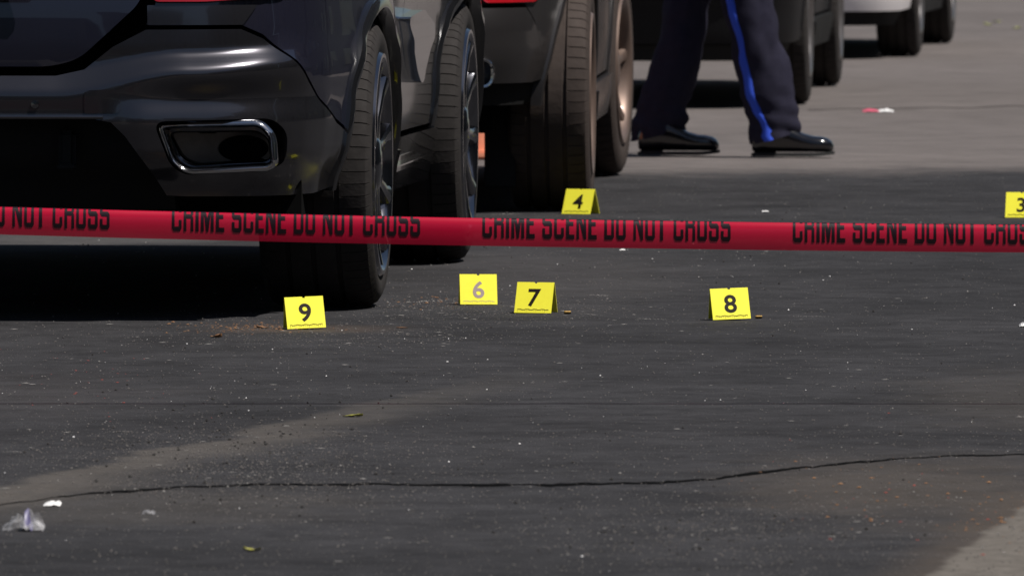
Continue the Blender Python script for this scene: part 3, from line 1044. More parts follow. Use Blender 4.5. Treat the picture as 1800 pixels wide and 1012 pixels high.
car1 = dict(name='parked_suv', label='dark grey sport utility vehicle with wide chrome tailpipe, nearest the camera', cat='car', group='cars parked in a row along the kerb',
            wheel=(-0.339, 32.0), yaw=4.2, track=0.978, ov=0.95, wb=2.975, L=4.94, W=0.985, zb=0.24, zsill=0.39, belt=1.04, roof=1.74, r=0.375, tw=0.30, rim=0.283, dish=0.004, arch=0.425,
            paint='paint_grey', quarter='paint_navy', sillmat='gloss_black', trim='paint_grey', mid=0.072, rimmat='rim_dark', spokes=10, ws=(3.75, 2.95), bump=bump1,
            plan=[(0, 0), (0.3, 0.006), (0.5, 0.022), (0.64, 0.055), (0.75, 0.115), (0.82, 0.20), (0.868, 0.32), (0.895, 0.44), (0.918, 0.56), (0.95, 0.74), (0.978, 0.95), (0.98, 1.35), (0.965, 1.9), (0.955, 2.5), (0.965, 3.1),
                  (0.98, 3.55), (0.985, 3.925), (0.97, 4.35), (0.9, 4.66), (0.75, 4.83), (0.45, 4.92), (0, 4.94)],
            prof_r=[(0.2, 0.3, 0.4, 0.5, 0.7, 0.8, 1.0, 1.04, 1.74), (0.10, 0.05, 0.012, 0.0, 0.0, 0.01, 0.05, 0.06, 0.55)],
            hood=lambda u: 1.04 - 0.14 * max(0, (u - 3.6) / 1.34) ** 1.6,
            tq=[(q1(268, 43)[0], 0.757), (q1(262, 10)[0] + 0.03, 0.80), (0.49, 0.86), (0.525, 1.04)], bedge=bedge1, rear=rear1)
build_car(car1)


def rear_generic(sk, root, c):
    tv, W = sk.tv, c['W']
    z1 = c['zbt']
    bd = c['bedge'](sk)
    low = c.get('zlow', 0.30)
    seq = [(0.0, z1 - 0.004)] + [(t, z - 0.002) for t, z in bd] + [(sk.tu(c['ov'] - c['arch'] + 0.005), low + 0.01), (sk.tu(0.3), low)]
    full = [p for p in seq[1:]] + [(-t, z) for t, z in reversed(seq[1:])]
    bp = panel('rear_bumper', sk, full, c.get('bumpmat', c['paint']), root, 0.035, 0.003, 0.03, est=0.02)
    vl = [(-sk.tu(0.34), low - 0.07), (sk.tu(0.34), low - 0.07), (sk.tu(0.44), low - 0.004), (-sk.tu(0.44), low - 0.004)]
    panel('rear_valance', sk, vl, 'black_plastic', root, 0.05, -0.02, 0.05)
    panel('rear_frame', sk, [(-sk.tu(0.42), low - 0.02), (sk.tu(0.42), low - 0.02), (sk.tu(0.42), c['belt'] - 0.03), (-sk.tu(0.42), c['belt'] - 0.03)], 'under', root, 0.08, -0.10, 0.0)
    vt0, vt1 = c['tq'][0][0] - 0.012, c['tq'][-1][0] - 0.012
    tp = panel('tailgate', sk, [(-tv(vt0), z1 + 0.008), (tv(vt0), z1 + 0.008), (tv(vt1), c['belt']), (-tv(vt1), c['belt'])], c['paint'], root, 0.06, 0.0, 0.03, rnd_r=0.03)
    bm = bmesh.new()
    bm_box(bm, (0, float(sk.at(0.0, z1 + 0.17)[0][1]) - 0.004, z1 + 0.17), (0.31, 0.012, 0.155), None, 0.004)
    from_bm('number_plate', bm, 'plate', tp)
    panel('tail_light', sk, [(tv(v), z) for v, z in c['tail']], 'lamp_red', root, 0.03, 0.012, 0.03, mirror=True, rnd_r=0.02)
    for v, z, w, h in c.get('pipes', ()):
        P = resample(round_poly([(v - w / 2, z - h / 2), (v + w / 2, z - h / 2), (v + w / 2, z + h / 2), (v - w / 2, z + h / 2)], min(w, h) * 0.42), 0.01)
        y0 = float(sk.at(tv(abs(v)), z)[0][1]) + c.get('pipe_u', -0.01)
        rg = ring_of(P, y0, [(0.006, 0.25), (0.006, 0.0), (0.003, -0.006), (-0.004, -0.004), (-0.006, 0.004), (-0.006, 0.2)], 'tailpipe', 'chrome', root)
        mesh('pipe_back', [(a, y0 + 0.08, b) for a, b in P], [tuple(range(len(P)))], 'under', rg)
    for s_ in (1, -1):
        for uc in (c['ov'], c['ov'] + c['wb']):
            rings = []
            for k in range(37):
                a = math.pi * (-0.02 + 1.04 * k / 36)
                u, z = uc - math.cos(a) * (c['arch'] - 0.005), c['r'] + math.sin(a) * (c['arch'] - 0.005) * 0.98
                p = sk.at(sk.tu(u), z)[0]
                d = Vector((0, -math.cos(a), math.sin(a)))
                rings.append([Vector((s_ * (p[0] + ox), u, z)) + d * dr for ox, dr in ((-0.03, -0.006), (0.003, -0.007), (0.009, 0.0), (0.008, 0.014), (0.003, 0.022), (-0.03, 0.02))])
            V, F = loft(rings)
            bm = bmesh.new(); me = bpy.data.meshes.new('t'); me.from_pydata(V, [], F); bm.from_mesh(me)
            from_bm('wheel_arch_trim', bm, c['paint'], root, True, 50)


def bedge_g(z1, vq, wrap):
    def fn(sk):
        return [(sk.tv(vq), z1), (sk.tu(wrap[0]), z1), (sk.tu(wrap[1]), z1 - 0.06), (sk.tu(wrap[2]), 0.44)]
    return fn


car2 = dict(name='parked_car', label='charcoal car with bronze wheels parked ahead of the dark grey sport utility vehicle', cat='car', group='cars parked in a row along the kerb',
            wheel=(0.259, 39.15), yaw=2.3, track=0.95, ov=0.80, wb=3.3, L=5.05,
            plan=[(0, 0), (0.3, 0.008), (0.5, 0.03), (0.61, 0.07), (0.69, 0.13), (0.75, 0.22), (0.795, 0.34), (0.84, 0.46), (0.895, 0.62), (0.95, 0.80), (0.95, 1.3), (0.94, 2.5), (0.945, 3.6), (0.955, 4.1), (0.94, 4.5), (0.88, 4.77), (0.72, 4.95), (0.45, 5.03), (0, 5.05)], W=0.955, zb=0.22, zsill=0.36, belt=1.05, roof=1.72, r=0.37, tw=0.262, rim=0.25, arch=0.415,
            paint='paint_char', mid=0.03, rimmat='rim_bronze', tyre='rubber_brown', spokes=6, ws=(3.95, 3.1), blocks=64, steer=4.0, sillmat='paint_char', tuck=0.30,
            hood=lambda u: 1.05 - 0.12 * max(0, (u - 3.8) / 1.25) ** 1.6, zbt=0.660, tq=[(0.60, 0.668), (0.62, 0.8), (0.60, 1.05)],
            bedge=bedge_g(0.660, 0.60, (0.22, 0.29, 0.39)), rear=rear_generic, zlow=0.42, tail=[(0.62, 0.675), (0.775, 0.675), (0.82, 0.74), (0.81, 0.98), (0.63, 0.98)],
            pipes=[(0.575, 0.455, 0.17, 0.085), (-0.575, 0.455, 0.17, 0.085)])
root2, sk2 = build_car(car2)
for s_ in (1, -1):
    bm = bmesh.new()
    bm_box(bm, (s_ * 0.665, 0.50, 0.28), (0.10, 0.012, 0.40), None, 0.004)
    from_bm('mud_flap', bm, 'black_plastic', root2)

car3 = dict(name='parked_car', label='black car parked behind the walking person in blue striped trousers', cat='car', group='cars parked in a row along the kerb',
            wheel=(1.262, 51.6), yaw=4.0, track=0.90, ov=0.92, wb=3.0, L=4.85, W=0.91, zb=0.20, zsill=0.33, belt=0.98, roof=1.50, r=0.345, tw=0.225, rim=0.22, arch=0.39,
            paint='paint_black', mid=0.02, rimmat='rim_grey', spokes=8, ws=(3.7, 2.9), blocks=60,
            hood=lambda u: 0.98 - 0.16 * max(0, (u - 3.5) / 1.35) ** 1.6, zbt=0.68, tq=[(0.58, 0.688), (0.6, 0.8), (0.56, 0.98)],
            bedge=bedge_g(0.68, 0.58, (0.26, 0.34, 0.52)), rear=rear_generic, zlow=0.27, tail=[(0.60, 0.70), (0.80, 0.70), (0.84, 0.76), (0.82, 0.92), (0.6, 0.92)],
            pipes=[(0.433, 0.40, 0.10, 0.10), (-0.433, 0.40, 0.10, 0.10)], pipe_u=-0.02, rlean=0.7)
build_car(car3)

car4 = dict(name='parked_car', label='white car, farthest along the row of parked cars', cat='car', group='cars parked in a row along the kerb',
            wheel=(2.02, 60.3), yaw=5.2, track=0.88, ov=0.90, wb=2.9, L=4.7, W=0.89, zb=0.18, zsill=0.31, belt=0.95, roof=1.46, r=0.325, tw=0.21, rim=0.205, arch=0.37,
            paint='paint_white', mid=0.02, rimmat='rim_grey', spokes=10, ws=(3.55, 2.75), blocks=60,
            hood=lambda u: 0.95 - 0.16 * max(0, (u - 3.4) / 1.3) ** 1.6, zbt=0.66, tq=[(0.58, 0.668), (0.6, 0.8), (0.56, 0.95)],
            bedge=bedge_g(0.66, 0.58, (0.26, 0.34, 0.50)), rear=rear_generic, zlow=0.235, tail=[(0.60, 0.69), (0.79, 0.69), (0.82, 0.74), (0.80, 0.88), (0.6, 0.88)], rlean=0.7)
build_car(car4)


# ------------------------------------------------------------------ barrier tape
def tape_z(x): return 0.3840 - 0.0175 * x + 0.5 * 0.0098 * x * x
TAPE_Y = 27.0


def tape_cross(s):
    """s: 0 bottom edge .. 0.105 along the film; returns (toward camera offset, up)"""
    return np.interp(s, TC_D, TC[:, 0]), np.interp(s, TC_D, TC[:, 1]), TC_D[-1]


TC = catmull(np.array([(0.0085, -0.0310), (0.0098, -0.020), (0.0105, -0.008), (0.0102, 0.004), (0.0086, 0.014), (0.0055, 0.0225), (0.0008, 0.0288), (-0.002, 0.0300), (-0.004, 0.0285), (-0.0045, 0.022), (-0.004, 0.016)]), 8)
TC_D = np.r_[0, np.cumsum(np.linalg.norm(np.diff(TC, axis=0), axis=1))]


SMAX = tape_cross(0)[2]


def tape_pt(x, s, off=0.0):
    e = 0.0008
    a0, b0, _ = tape_cross(s)
    a1, b1, _ = tape_cross(np.minimum(s + e, SMAX))
    a2, b2, _ = tape_cross(np.maximum(s - e, 0))
    ta, tb = a1 - a2, b1 - b2
    ln = np.hypot(ta, tb) + 1e-9
    na, nb = tb / ln, -ta / ln
    wv = 0.0016 * math.sin(x * 7.3) + 0.001 * math.sin(x * 17 + 1)
    sl_ = (-0.0175 + 0.0098 * x)
    return (x, TAPE_Y - (a0 + na * off) + wv + 0.003 * math.sin(x * 3.1), tape_z(x) + b0 + nb * off)


V, F = [], []
xs = np.linspace(-4.2, 5.2, 380)
ss = np.linspace(0, SMAX, 30)
for x in xs:
    for s in ss:
        V.append(tape_pt(float(x), float(s)))
n = len(ss)
for i in range(len(xs) - 1):
    for j in range(n - 1):
        a = i * n + j
        F.append((a, a + n, a + n + 1, a + 1))
tp = mesh('barrier_tape', V, F, 'tape', None, True, 80)
tag(tp, 'red barrier tape with black capital lettering stretched across the whole road', 'tape')
# condensed block capitals, drawn as flat polygons in a cell one unit high
GL = {'I': (0.2, [[(0, 0), (.2, 0), (.2, 1), (0, 1)]]),
      'C': (0.6, [[(0, .12), (.12, 0), (.48, 0), (.6, .12), (.6, .36), (.4, .36), (.4, .2), (.2, .2), (.2, .8), (.4, .8), (.4, .64), (.6, .64), (.6, .88), (.48, 1), (.12, 1), (0, .88)]]),
      'O': (0.6, [[(0, .5), (0, .12), (.12, 0), (.48, 0), (.6, .12), (.6, .5), (.4, .5), (.4, .2), (.2, .2), (.2, .5)], [(0, .5), (.2, .5), (.2, .8), (.4, .8), (.4, .5), (.6, .5), (.6, .88), (.48, 1), (.12, 1), (0, .88)]]),
      'D': (0.6, [[(0, .5), (0, 0), (.48, 0), (.6, .12), (.6, .5), (.4, .5), (.4, .2), (.2, .2), (.2, .5)], [(0, .5), (.2, .5), (.2, .8), (.4, .8), (.4, .5), (.6, .5), (.6, .88), (.48, 1), (0, 1)]]),
      'S': (0.6, [[(0, .34), (0, .12), (.12, 0), (.48, 0), (.6, .12), (.6, .48), (.48, .6), (.2, .6), (.2, .8), (.4, .8), (.4, .7), (.6, .7), (.6, .88), (.48, 1), (.12, 1), (0, .88), (0, .52), (.12, .4), (.4, .4), (.4, .2), (.2, .2), (.2, .34)]]),
      'E': (0.52, [[(0, 0), (.52, 0), (.52, .2), (.2, .2), (.2, .41), (.46, .41), (.46, .59), (.2, .59), (.2, .8), (.52, .8), (.52, 1), (0, 1)]]),
      'R': (0.6, [[(0, 0), (.2, 0), (.2, 1), (0, 1)], [(.2, .4), (.4, .4), (.4, 0), (.6, 0), (.6, .42), (.53, .5), (.6, .58), (.6, .88), (.48, 1), (.2, 1), (.2, .8), (.4, .8), (.4, .58), (.2, .58)]]),
      'M': (0.8, [[(0, 0), (.19, 0), (.19, 1), (0, 1)], [(.61, 0), (.8, 0), (.8, 1), (.61, 1)], [(.19, 1), (.19, .6), (.33, 0), (.47, 0), (.61, .6), (.61, 1), (.4, .42)]]),
      'N': (0.6, [[(0, 0), (.19, 0), (.19, 1), (0, 1)], [(.41, 0), (.6, 0), (.6, 1), (.41, 1)], [(.19, 1), (.19, .6), (.41, 0), (.41, .4)]]),
      'T': (0.56, [[(.18, 0), (.38, 0), (.38, .8), (.18, .8)], [(0, .8), (.56, .8), (.56, 1), (0, 1)]])}
bm0 = bmesh.new()
pen = 0.0
for ch in 'CRIME SCENE DO NOT CROSS':
    if ch == ' ':
        pen += 0.34
        continue
    w_, polys = GL[ch]
    rx_ = (lambda a_: float(np.interp(a_, [0, .2, .4, .6], [0, .168, .432, .6]))) if w_ == 0.6 else (lambda a_: a_)
    ry_ = lambda b_: float(np.interp(b_, [0, .2, .41, .59, .8, 1], [0, .15, .43, .57, .85, 1]))
    for pl in polys:
        pl = [(rx_(a_), ry_(b_)) for a_, b_ in pl]
        f_ = bm0.faces.new([bm0.verts.new((pen + a_, b_, 0)) for a_, b_ in pl])
    pen += w_ + 0.13
bm0.normal_update()
bmesh.ops.triangulate(bm0, faces=bm0.faces[:], ngon_method='EAR_CLIP')
xs_ = [v.co.x for v in bm0.verts]; ys_ = [v.co.y for v in bm0.verts]
wx0, wx1, wy0, wy1 = min(xs_), max(xs_), min(ys_), max(ys_)
LW, LH, LB = 0.549, 0.069, 0.0180
for k in range(1, 16):
    yy = wy0 + (wy1 - wy0) * k / 16
    bmesh.ops.bisect_plane(bm0, geom=bm0.verts[:] + bm0.edges[:] + bm0.faces[:], plane_co=(0, yy, 0), plane_no=(0, 1, 0))
for ph in range(-4, 6):
    x0 = (302 + 546 * ph - 900) / FPX * TAPE_Y
    bm = bm0.copy()
    for v in bm.verts:
        x = x0 + (v.co.x - wx0) / (wx1 - wx0) * LW
        s = LB + (v.co.y - wy0) / (wy1 - wy0) * LH
        v.co = tape_pt(x, min(s, SMAX), 0.0007)
    me = bpy.data.meshes.new('lettering'); bm.to_mesh(me); bm.free()
    link('lettering', me, 'tape_ink', tp)
bm0.free()
for x in (-4.2, 5.2):
    bm = bmesh.new()
    bmesh.ops.create_cone(bm, cap_ends=True, segments=20, radius1=0.03, radius2=0.03, depth=1.1, matrix=Matrix.Translation((x, TAPE_Y, 0.55)))
    bmesh.ops.create_cone(bm, cap_ends=True, segments=24, radius1=0.18, radius2=0.15, depth=0.05, matrix=Matrix.Translation((x, TAPE_Y, 0.025)))
    bmesh.ops.create_uvsphere(bm, u_segments=16, v_segments=10, radius=0.034, matrix=Matrix.Translation((x, TAPE_Y, 1.1)))
    o = from_bm('barrier_post', bm, 'rim_grey', None, True)
    tag(o, 'grey steel post holding the %s end of the red tape' % ('left' if x < 0 else 'right'), 'post', 'posts holding the red tape')


# ------------------------------------------------------------------ evidence markers
MW, MH, MB = 0.098, 0.0775, 0.037


def marker(num, px, py, yaw, roll=0.0, glared=False, lab=''):
    x, y = gp(px, py)
    root = empty('evidence_marker', (x, y + MB, 0.0008), R(yaw))
    root.rotation_euler = (0, R(roll), R(yaw))
    if roll: root.location.z += abs(math.sin(R(roll))) * MW / 2
    tag(root, lab, 'marker', 'numbered yellow evidence markers on the road')
    th = 0.0022
    sl_ = math.hypot(MB, MH)
    for s_ in (-1, 1):
        # leaf with a thumb notch in its top edge
        out = [(-MW / 2, 0), (MW / 2, 0), (MW / 2, 1), (0.004, 1), (0.0025, 0.955), (-0.0025, 0.955), (-0.004, 1), (-MW / 2, 1)]
        V = []
        for off in (0, th):
            for a, f in out:
                V.append((a, s_ * (MB * (1 - f)) + s_ * off * MH / sl_, MH * f + off * MB / sl_))
        k = len(out)
        F = [tuple(range(k)), tuple(range(2 * k - 1, k - 1, -1))] + [(i, (i + 1) % k, k + (i + 1) % k, k + i) for i in range(k)]
        bm = bmesh.new(); me = bpy.data.meshes.new('t'); me.from_pydata(V, [], F); bm.from_mesh(me)
        leaf = from_bm('front_leaf' if s_ < 0 else 'back_leaf', bm, 'yellow', root)
        def on(a, b, s_=s_):    # a across, b up the leaf (metres)
            f = b / sl_
            return (a if s_ < 0 else -a, s_ * (MB * (1 - f)) + s_ * (th + 0.0004) * MH / sl_, MH * f + (th + 0.0004) * MB / sl_)
        me = text_mesh('6' if num == 9 else str(num), 1.0, 0.021)
        if num == 9:
            for v in me.vertices: v.co = (-v.co.x, -v.co.y, 0)
        xs_ = [v.co.x for v in me.vertices]; ys_ = [v.co.y for v in me.vertices]
        h = 0.050 if not glared else 0.049
        sc = h / (max(ys_) - min(ys_))
        cx = (max(xs_) + min(xs_)) / 2
        for v in me.vertices:
            v.co = on((v.co.x - cx) * sc, 0.0175 + (v.co.y - min(ys_)) * sc)
        link('number', me, 'print_faded' if glared else 'print', leaf)
        # printed scale with ticks along the foot
        V, F = [], []
        def bar(a0, b0, a1, b1):
            i = len(V)
            V.extend([on(a0, b0), on(a1, b0), on(a1, b1), on(a0, b1)])
            F.append((i, i + 1, i + 2, i + 3))
        for k in range(16):
            a0 = -MW * 0.42 + MW * 0.84 * k / 16
            bz = 0.0085 + 0.0011 * math.sin(k * 1.6 + num)
            bar(a0, bz, a0 + MW * 0.84 / 16 + 0.0004, bz + 0.0017)
        for k in range(18):
            a0 = -MW * 0.42 + MW * 0.84 * k / 17.2
            bar(a0, 0.0045 if k % 5 else 0.0025, a0 + 0.0006, 0.0086)
        mesh('scale_print', V, F, 'print_ruler_faded' if glared else 'print_ruler', leaf)
    return root


marker(9, 535, 579, 9, -2.2, False, 'yellow tent marker printed 9, beside the near rear tyre')
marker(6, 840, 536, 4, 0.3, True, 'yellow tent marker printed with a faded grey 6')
marker(7, 942, 551, -13, 0.3, False, 'yellow tent marker printed 7, next to the faded 6')
marker(8, 1283, 563, 8, -2.0, False, 'yellow tent marker printed 8, alone on the open asphalt')
marker(4, 1021, 377, -24, 0.0, False, 'yellow tent marker printed 4, in front of a bronze wheeled car')
marker(3, 1797, 383, -8, 0.0, False, 'yellow tent marker printed 3, cut by the right edge')


# ------------------------------------------------------------------ walking person
PX0 = 44.5
def lx(x): return (x - 900) / FPX * PX0
person = empty('person', (lx(1262), PX0, 0.0))
tag(person, 'person in dark navy uniform trousers with blue side stripe and polished black shoes, walking right', 'person')
ox, oy = person.location.x, person.location.y


def skinned(name, nodes, edges, m, parent, sub=1):
    me = bpy.data.meshes.new(name)
    names = list(nodes)
    me.from_pydata([nodes[k][0] for k in names], [(names.index(a), names.index(b)) for a, b in edges], [])
    o = link(name, me, None, parent)
    md = o.modifiers.new('skin', 'SKIN')
    for i, k in enumerate(names):
        r = nodes[k][1]
        me.skin_vertices[0].data[i].radius = r if isinstance(r, tuple) else (r, r)
        me.skin_vertices[0].data[i].use_root = (i == 0)
    o.modifiers.new('sub', 'SUBSURF').levels = sub
    dg = bpy.context.evaluated_depsgraph_get()
    me2 = bpy.data.meshes.new_from_object(o.evaluated_get(dg))
    me2.polygons.foreach_set('use_smooth', [True] * len(me2.polygons))
    bpy.data.objects.remove(o)
    return link(name, me2, m, parent)


def lp(x, z, dy): return (lx(x) - ox, dy, z)
HIP = 0.92
# person faces +x; right leg (towards the camera, -y) is forward
rA, rK, rH = lp(1350, 0.17, -0.10), lp(1322, 0.50, -0.10), (0.0, -0.085, HIP)
lA, lK, lH = lp(1162, 0.17, 0.09), lp(1208, 0.50, 0.09), (-0.01, 0.085, HIP)
nodes = {'pelvis': ((0, 0, 0.98), (0.13, 0.10)), 'rh': (rH, 0.085), 'rk': (rK, 0.055), 'ra': (rA, 0.04), 'lh': (lH, 0.085), 'lk': (lK, 0.055), 'la': (lA, 0.04),
         'waist': ((0.0, 0, 1.12), (0.12, 0.14)), 'chest': ((0.0, 0, 1.34), (0.12, 0.165)), 'neck0': ((0.0, 0, 1.50), 0.06), 'neck1': ((0.01, 0, 1.57), 0.055), 'head0': ((0.02, 0, 1.64), (0.085, 0.07)),
         'head1': ((0.015, 0, 1.72), (0.095, 0.078)), 'head2': ((0.01, 0, 1.79), (0.07, 0.06)), 'nose': ((0.105, 0, 1.69), 0.014),
         'rs': ((0, -0.2, 1.44), 0.06), 're': ((-0.08, -0.25, 1.16), 0.045), 'rw': ((0.06, -0.25, 0.93), 0.03), 'rp': ((0.10, -0.25, 0.86), (0.034, 0.02)),
         'ls': ((0, 0.2, 1.44), 0.06), 'le': ((0.03, 0.25, 1.16), 0.045), 'lw': ((0.18, 0.25, 0.96), 0.03), 'lp': ((0.23, 0.25, 0.90), (0.034, 0.02))}
ed = [('pelvis', 'rh'), ('rh', 'rk'), ('rk', 'ra'), ('pelvis', 'lh'), ('lh', 'lk'), ('lk', 'la'), ('pelvis', 'waist'), ('waist', 'chest'), ('chest', 'neck0'), ('neck0', 'neck1'), ('neck1', 'head0'), ('head0', 'head1'),
      ('head1', 'head2'), ('head1', 'nose'), ('chest', 'rs'), ('rs', 're'), ('re', 'rw'), ('rw', 'rp'), ('chest', 'ls'), ('ls', 'le'), ('le', 'lw'), ('lw', 'lp')]
for s_, b, bx in (('r', nodes['rp'][0], 0.10), ('l', nodes['lp'][0], 0.23)):
    for k, (dx, dz, ln) in enumerate(((0.022, -0.03, 0.055), (0.008, -0.042, 0.065), (-0.008, -0.044, 0.062), (-0.022, -0.038, 0.05), (0.036, 0.005, 0.05))):
        p1 = (b[0] + dx, b[1], b[2] + dz)
        p2 = (b[0] + dx * 1.1 + (0.012 if k < 4 else 0.022), b[1] + (0.012 if s_ == 'r' else -0.012), b[2] + dz - ln)
        nodes['%sf%d' % (s_, k)] = (p1, 0.009); nodes['%sg%d' % (s_, k)] = (p2, 0.008)
        ed += [(s_ + 'p', '%sf%d' % (s_, k)), ('%sf%d' % (s_, k), '%sg%d' % (s_, k))]
skinned('body', nodes, ed, 'skin', person)
skinned('shirt', {'a': ((0, 0, 1.02), (0.15, 0.165)), 'b': ((0, 0, 1.14), (0.145, 0.165)), 'c': ((0, 0, 1.34), (0.15, 0.185)), 'd': ((0, 0, 1.47), (0.075, 0.085)), 'rs': ((0, -0.205, 1.44), 0.075), 're': ((-0.08, -0.255, 1.16), 0.062), 'rw': ((0.05, -0.252, 0.95), 0.045),
        'ls': ((0, 0.205, 1.44), 0.075), 'le': ((0.03, 0.255, 1.16), 0.062), 'lw': ((0.165, 0.252, 0.98), 0.045)},
        [('a', 'b'), ('b', 'c'), ('c', 'd'), ('c', 'rs'), ('rs', 're'), ('re', 'rw'), ('c', 'ls'), ('ls', 'le'), ('le', 'lw')], 'shirt', person)
skinned('hair', {'a': ((-0.03, 0, 1.74), (0.085, 0.088)), 'b': ((-0.01, 0, 1.80), (0.085, 0.075)), 'c': ((-0.05, 0, 1.68), (0.05, 0.07))}, [('c', 'a'), ('a', 'b')], 'hair', person)


def leg_rings(path, seed, n=40, steps=46):
    """path: list of (x, y, z, half width fore-aft, half depth)"""
    P = catmull([p for p in path], 12)
    idx = np.linspace(0, len(P) - 1, steps)
    rings = []
    for q in idx:
        i = int(q); f = q - i
        p = P[i] * (1 - f) + P[min(i + 1, len(P) - 1)] * f
        ring = []
        for k in range(n):
            a = 2 * math.pi * k / n
            ca, sa = math.cos(a), math.sin(a)
            # creased cloth: diagonal drag lines and soft folds above the shoe
            w = 1 + 0.08 * noise.noise((ca * 1.6 + seed, sa * 1.6, p[2] * 7)) + 0.05 * noise.noise((ca * 2.5 + seed, sa * 2.5 + p[2] * 9, p[2] * 22)) + 0.11 * noise.noise((ca * 1.2 + seed * 3, sa * 1.2 + p[2] * 5, p[2] * 11))
            if seed < 2:
                w -= 0.16 * math.exp(-((p[2] - 0.43 - 0.05 * sa) / 0.035) ** 2) * max(0, ca) - 0.08 * math.exp(-((p[2] - 0.30) / 0.07) ** 2) * max(0, ca)
            else:
                w -= 0.20 * math.exp(-((p[2] - 0.235 + 0.05 * ca) / 0.028) ** 2) * max(0, ca) - 0.10 * math.exp(-((p[2] - 0.16) / 0.05) ** 2) * max(0, ca)
            w += 0.05 * math.exp(-((p[2] - 0.14) / 0.10) ** 2) * math.sin(p[2] * 95 + 2.5 * ca + seed)
            crease = 1 + 0.10 * max(0, ca) ** 8 + 0.05 * max(0, -ca) ** 8
            ring.append(Vector((p[0] + ca * p[3] * w * crease, p[1] + sa * p[4] * w, p[2] + 0.022 * ca * (1 if p[2] < 0.1 else 0))))
        rings.append(ring)
    return rings


def px2(x): return lx(x) - ox
pr_ = [(px2(1361), -0.10, 0.070, 0.088, 0.075), (px2(1358), -0.10, 0.13, 0.088, 0.074), (px2(1350), -0.10, 0.22, 0.090, 0.075), (px2(1337), -0.10, 0.34, 0.091, 0.078), (px2(1324), -0.10, 0.46, 0.088, 0.08),
       (px2(1312), -0.10, 0.56, 0.092, 0.084), (px2(1290), -0.095, 0.74, 0.105, 0.092), (0.0, -0.075, 0.94, 0.135, 0.10), (0.0, -0.055, 1.03, 0.135, 0.105)]
pl_ = [(px2(1157), 0.09, 0.075, 0.096, 0.075), (px2(1160), 0.09, 0.13, 0.092, 0.075), (px2(1172), 0.09, 0.22, 0.088, 0.075), (px2(1189), 0.09, 0.34, 0.084, 0.078), (px2(1202), 0.09, 0.46, 0.078, 0.08),
       (px2(1206), 0.09, 0.56, 0.080, 0.084), (px2(1236), 0.085, 0.74, 0.102, 0.092), (-0.005, 0.07, 0.94, 0.135, 0.10), (0.0, 0.05, 1.03, 0.135, 0.105)]
V, F = [], []
rr_ = leg_rings(pr_, 1.0)
for rg in (rr_, leg_rings(pl_, 5.0)):
    v2, f2 = loft(rg, True)
    b = len(V); V += v2; F += [tuple(i + b for i in f) for f in f2]
bm = bmesh.new(); me = bpy.data.meshes.new('t'); me.from_pydata(V, [], F); bm.from_mesh(me)
tr = from_bm('trousers', bm, 'trouser', person, True, 60)
# blue piping down the outer seam of the near leg (and of the far leg)
for rg, side, k0_ in ((rr_, -1, 31), (leg_rings(pl_, 5.0), 1, 10)):
    V, F = [], []
    for i, ring in enumerate(rg[:-3]):
        zz = ring[0].z
        kk = (25.2 + 3.8 * max(0, 1 - (zz - 0.075) / 0.13) ** 1.4) if side < 0 else k0_
        c = Vector((sum(p.x for p in ring) / len(ring), sum(p.y for p in ring) / len(ring), ring[0].z))
        fr = []
        for dk, up in ((-1.35, -0.001), (-0.95, 0.004), (0, 0.006), (0.95, 0.004), (1.35, -0.001)):
            q = (kk + dk) % len(ring)
            a, f = int(q), q - int(q)
            p = ring[a].lerp(ring[(a + 1) % len(ring)], f)
            fr.append(p + (p - c).normalized() * up)
        V += fr
        if i:
            for j in range(4):
                a = (i - 1) * 5 + j
                F.append((a, a + 1, a + 6, a + 5))
    bm = bmesh.new(); me = bpy.data.meshes.new('t'); me.from_pydata(V, [], F); bm.from_mesh(me)
    from_bm('side_stripe', bm, 'stripe', tr, True, 80)


def shoe(x_heel, x_toe, y, yaw, parent):
    Ls = (x_toe - x_heel) / math.cos(R(yaw))
    rings, sole = [], []
    prof = [(0.0, .012, .030, .070), (.03, .008, .037, .100), (.12, .008, .040, .112), (.24, .008, .040, .116), (.38, .008, .038, .108), (.50, .008, .042, .090), (.62, .008, .048, .072), (.74, .008, .052, .063), (.84, .008, .050, .061), (.92, .009, .043, .056), (.97, .011, .031, .047), (1.0, .016, .012, .033)]
    n = 20
    for f, zb_, hw, zt_ in prof:
        ring, r2 = [], []
        for k in range(n):
            a = 2 * math.pi * k / n
            yy = math.cos(a) * hw * (1 + 0.0 * f)
            s_ = math.sin(a)
            zz = zb_ + 0.008 + 1.08 * (zt_ - zb_) * (0.5 + 0.5 * math.copysign(abs(s_) ** 0.75, s_))
            ring.append((f * Ls, yy, zz))
            r2.append((f * Ls * 1.015 - 0.002, math.cos(a) * (hw + 0.005), 0.001 + (0.011 if s_ > 0 else 0.0) * min(1, abs(s_) * 3) + (0.008 * max(0, (f - 0.8) / 0.2))))
        rings.append(ring); sole.append(r2)
    V, F = loft(rings)
    o = mesh('shoe', V, F, 'shoe', parent, True, 60)
    V, F = loft(sole)
    s = mesh('sole', V, F, 'sole', o, True, 40)
    heel = bmesh.new()
    bm_box(heel, (0.045 * 1.0, 0, 0.008), (0.085, 0.072, 0.016), None, 0.004)
    from_bm('heel', heel, 'sole', o)
    V = []
    for k in range(4):
        bmx = None
    lb = bmesh.new()
    for k in range(4):
        f = 0.42 + 0.06 * k
        z = np.interp(f, [p[0] for p in prof], [p[3] for p in prof]) + 0.008
        bm_box(lb, (f * Ls, 0, z), (0.006, 0.05, 0.004))
    from_bm('laces', lb, 'sole', o)
    o.location = (x_heel, y, 0.005)
    o.rotation_euler = (0, 0, R(yaw))


shoe(px2(1322), px2(1464), -0.10, -6, person)
shoe(px2(1124), px2(1264), 0.07, -8, person)


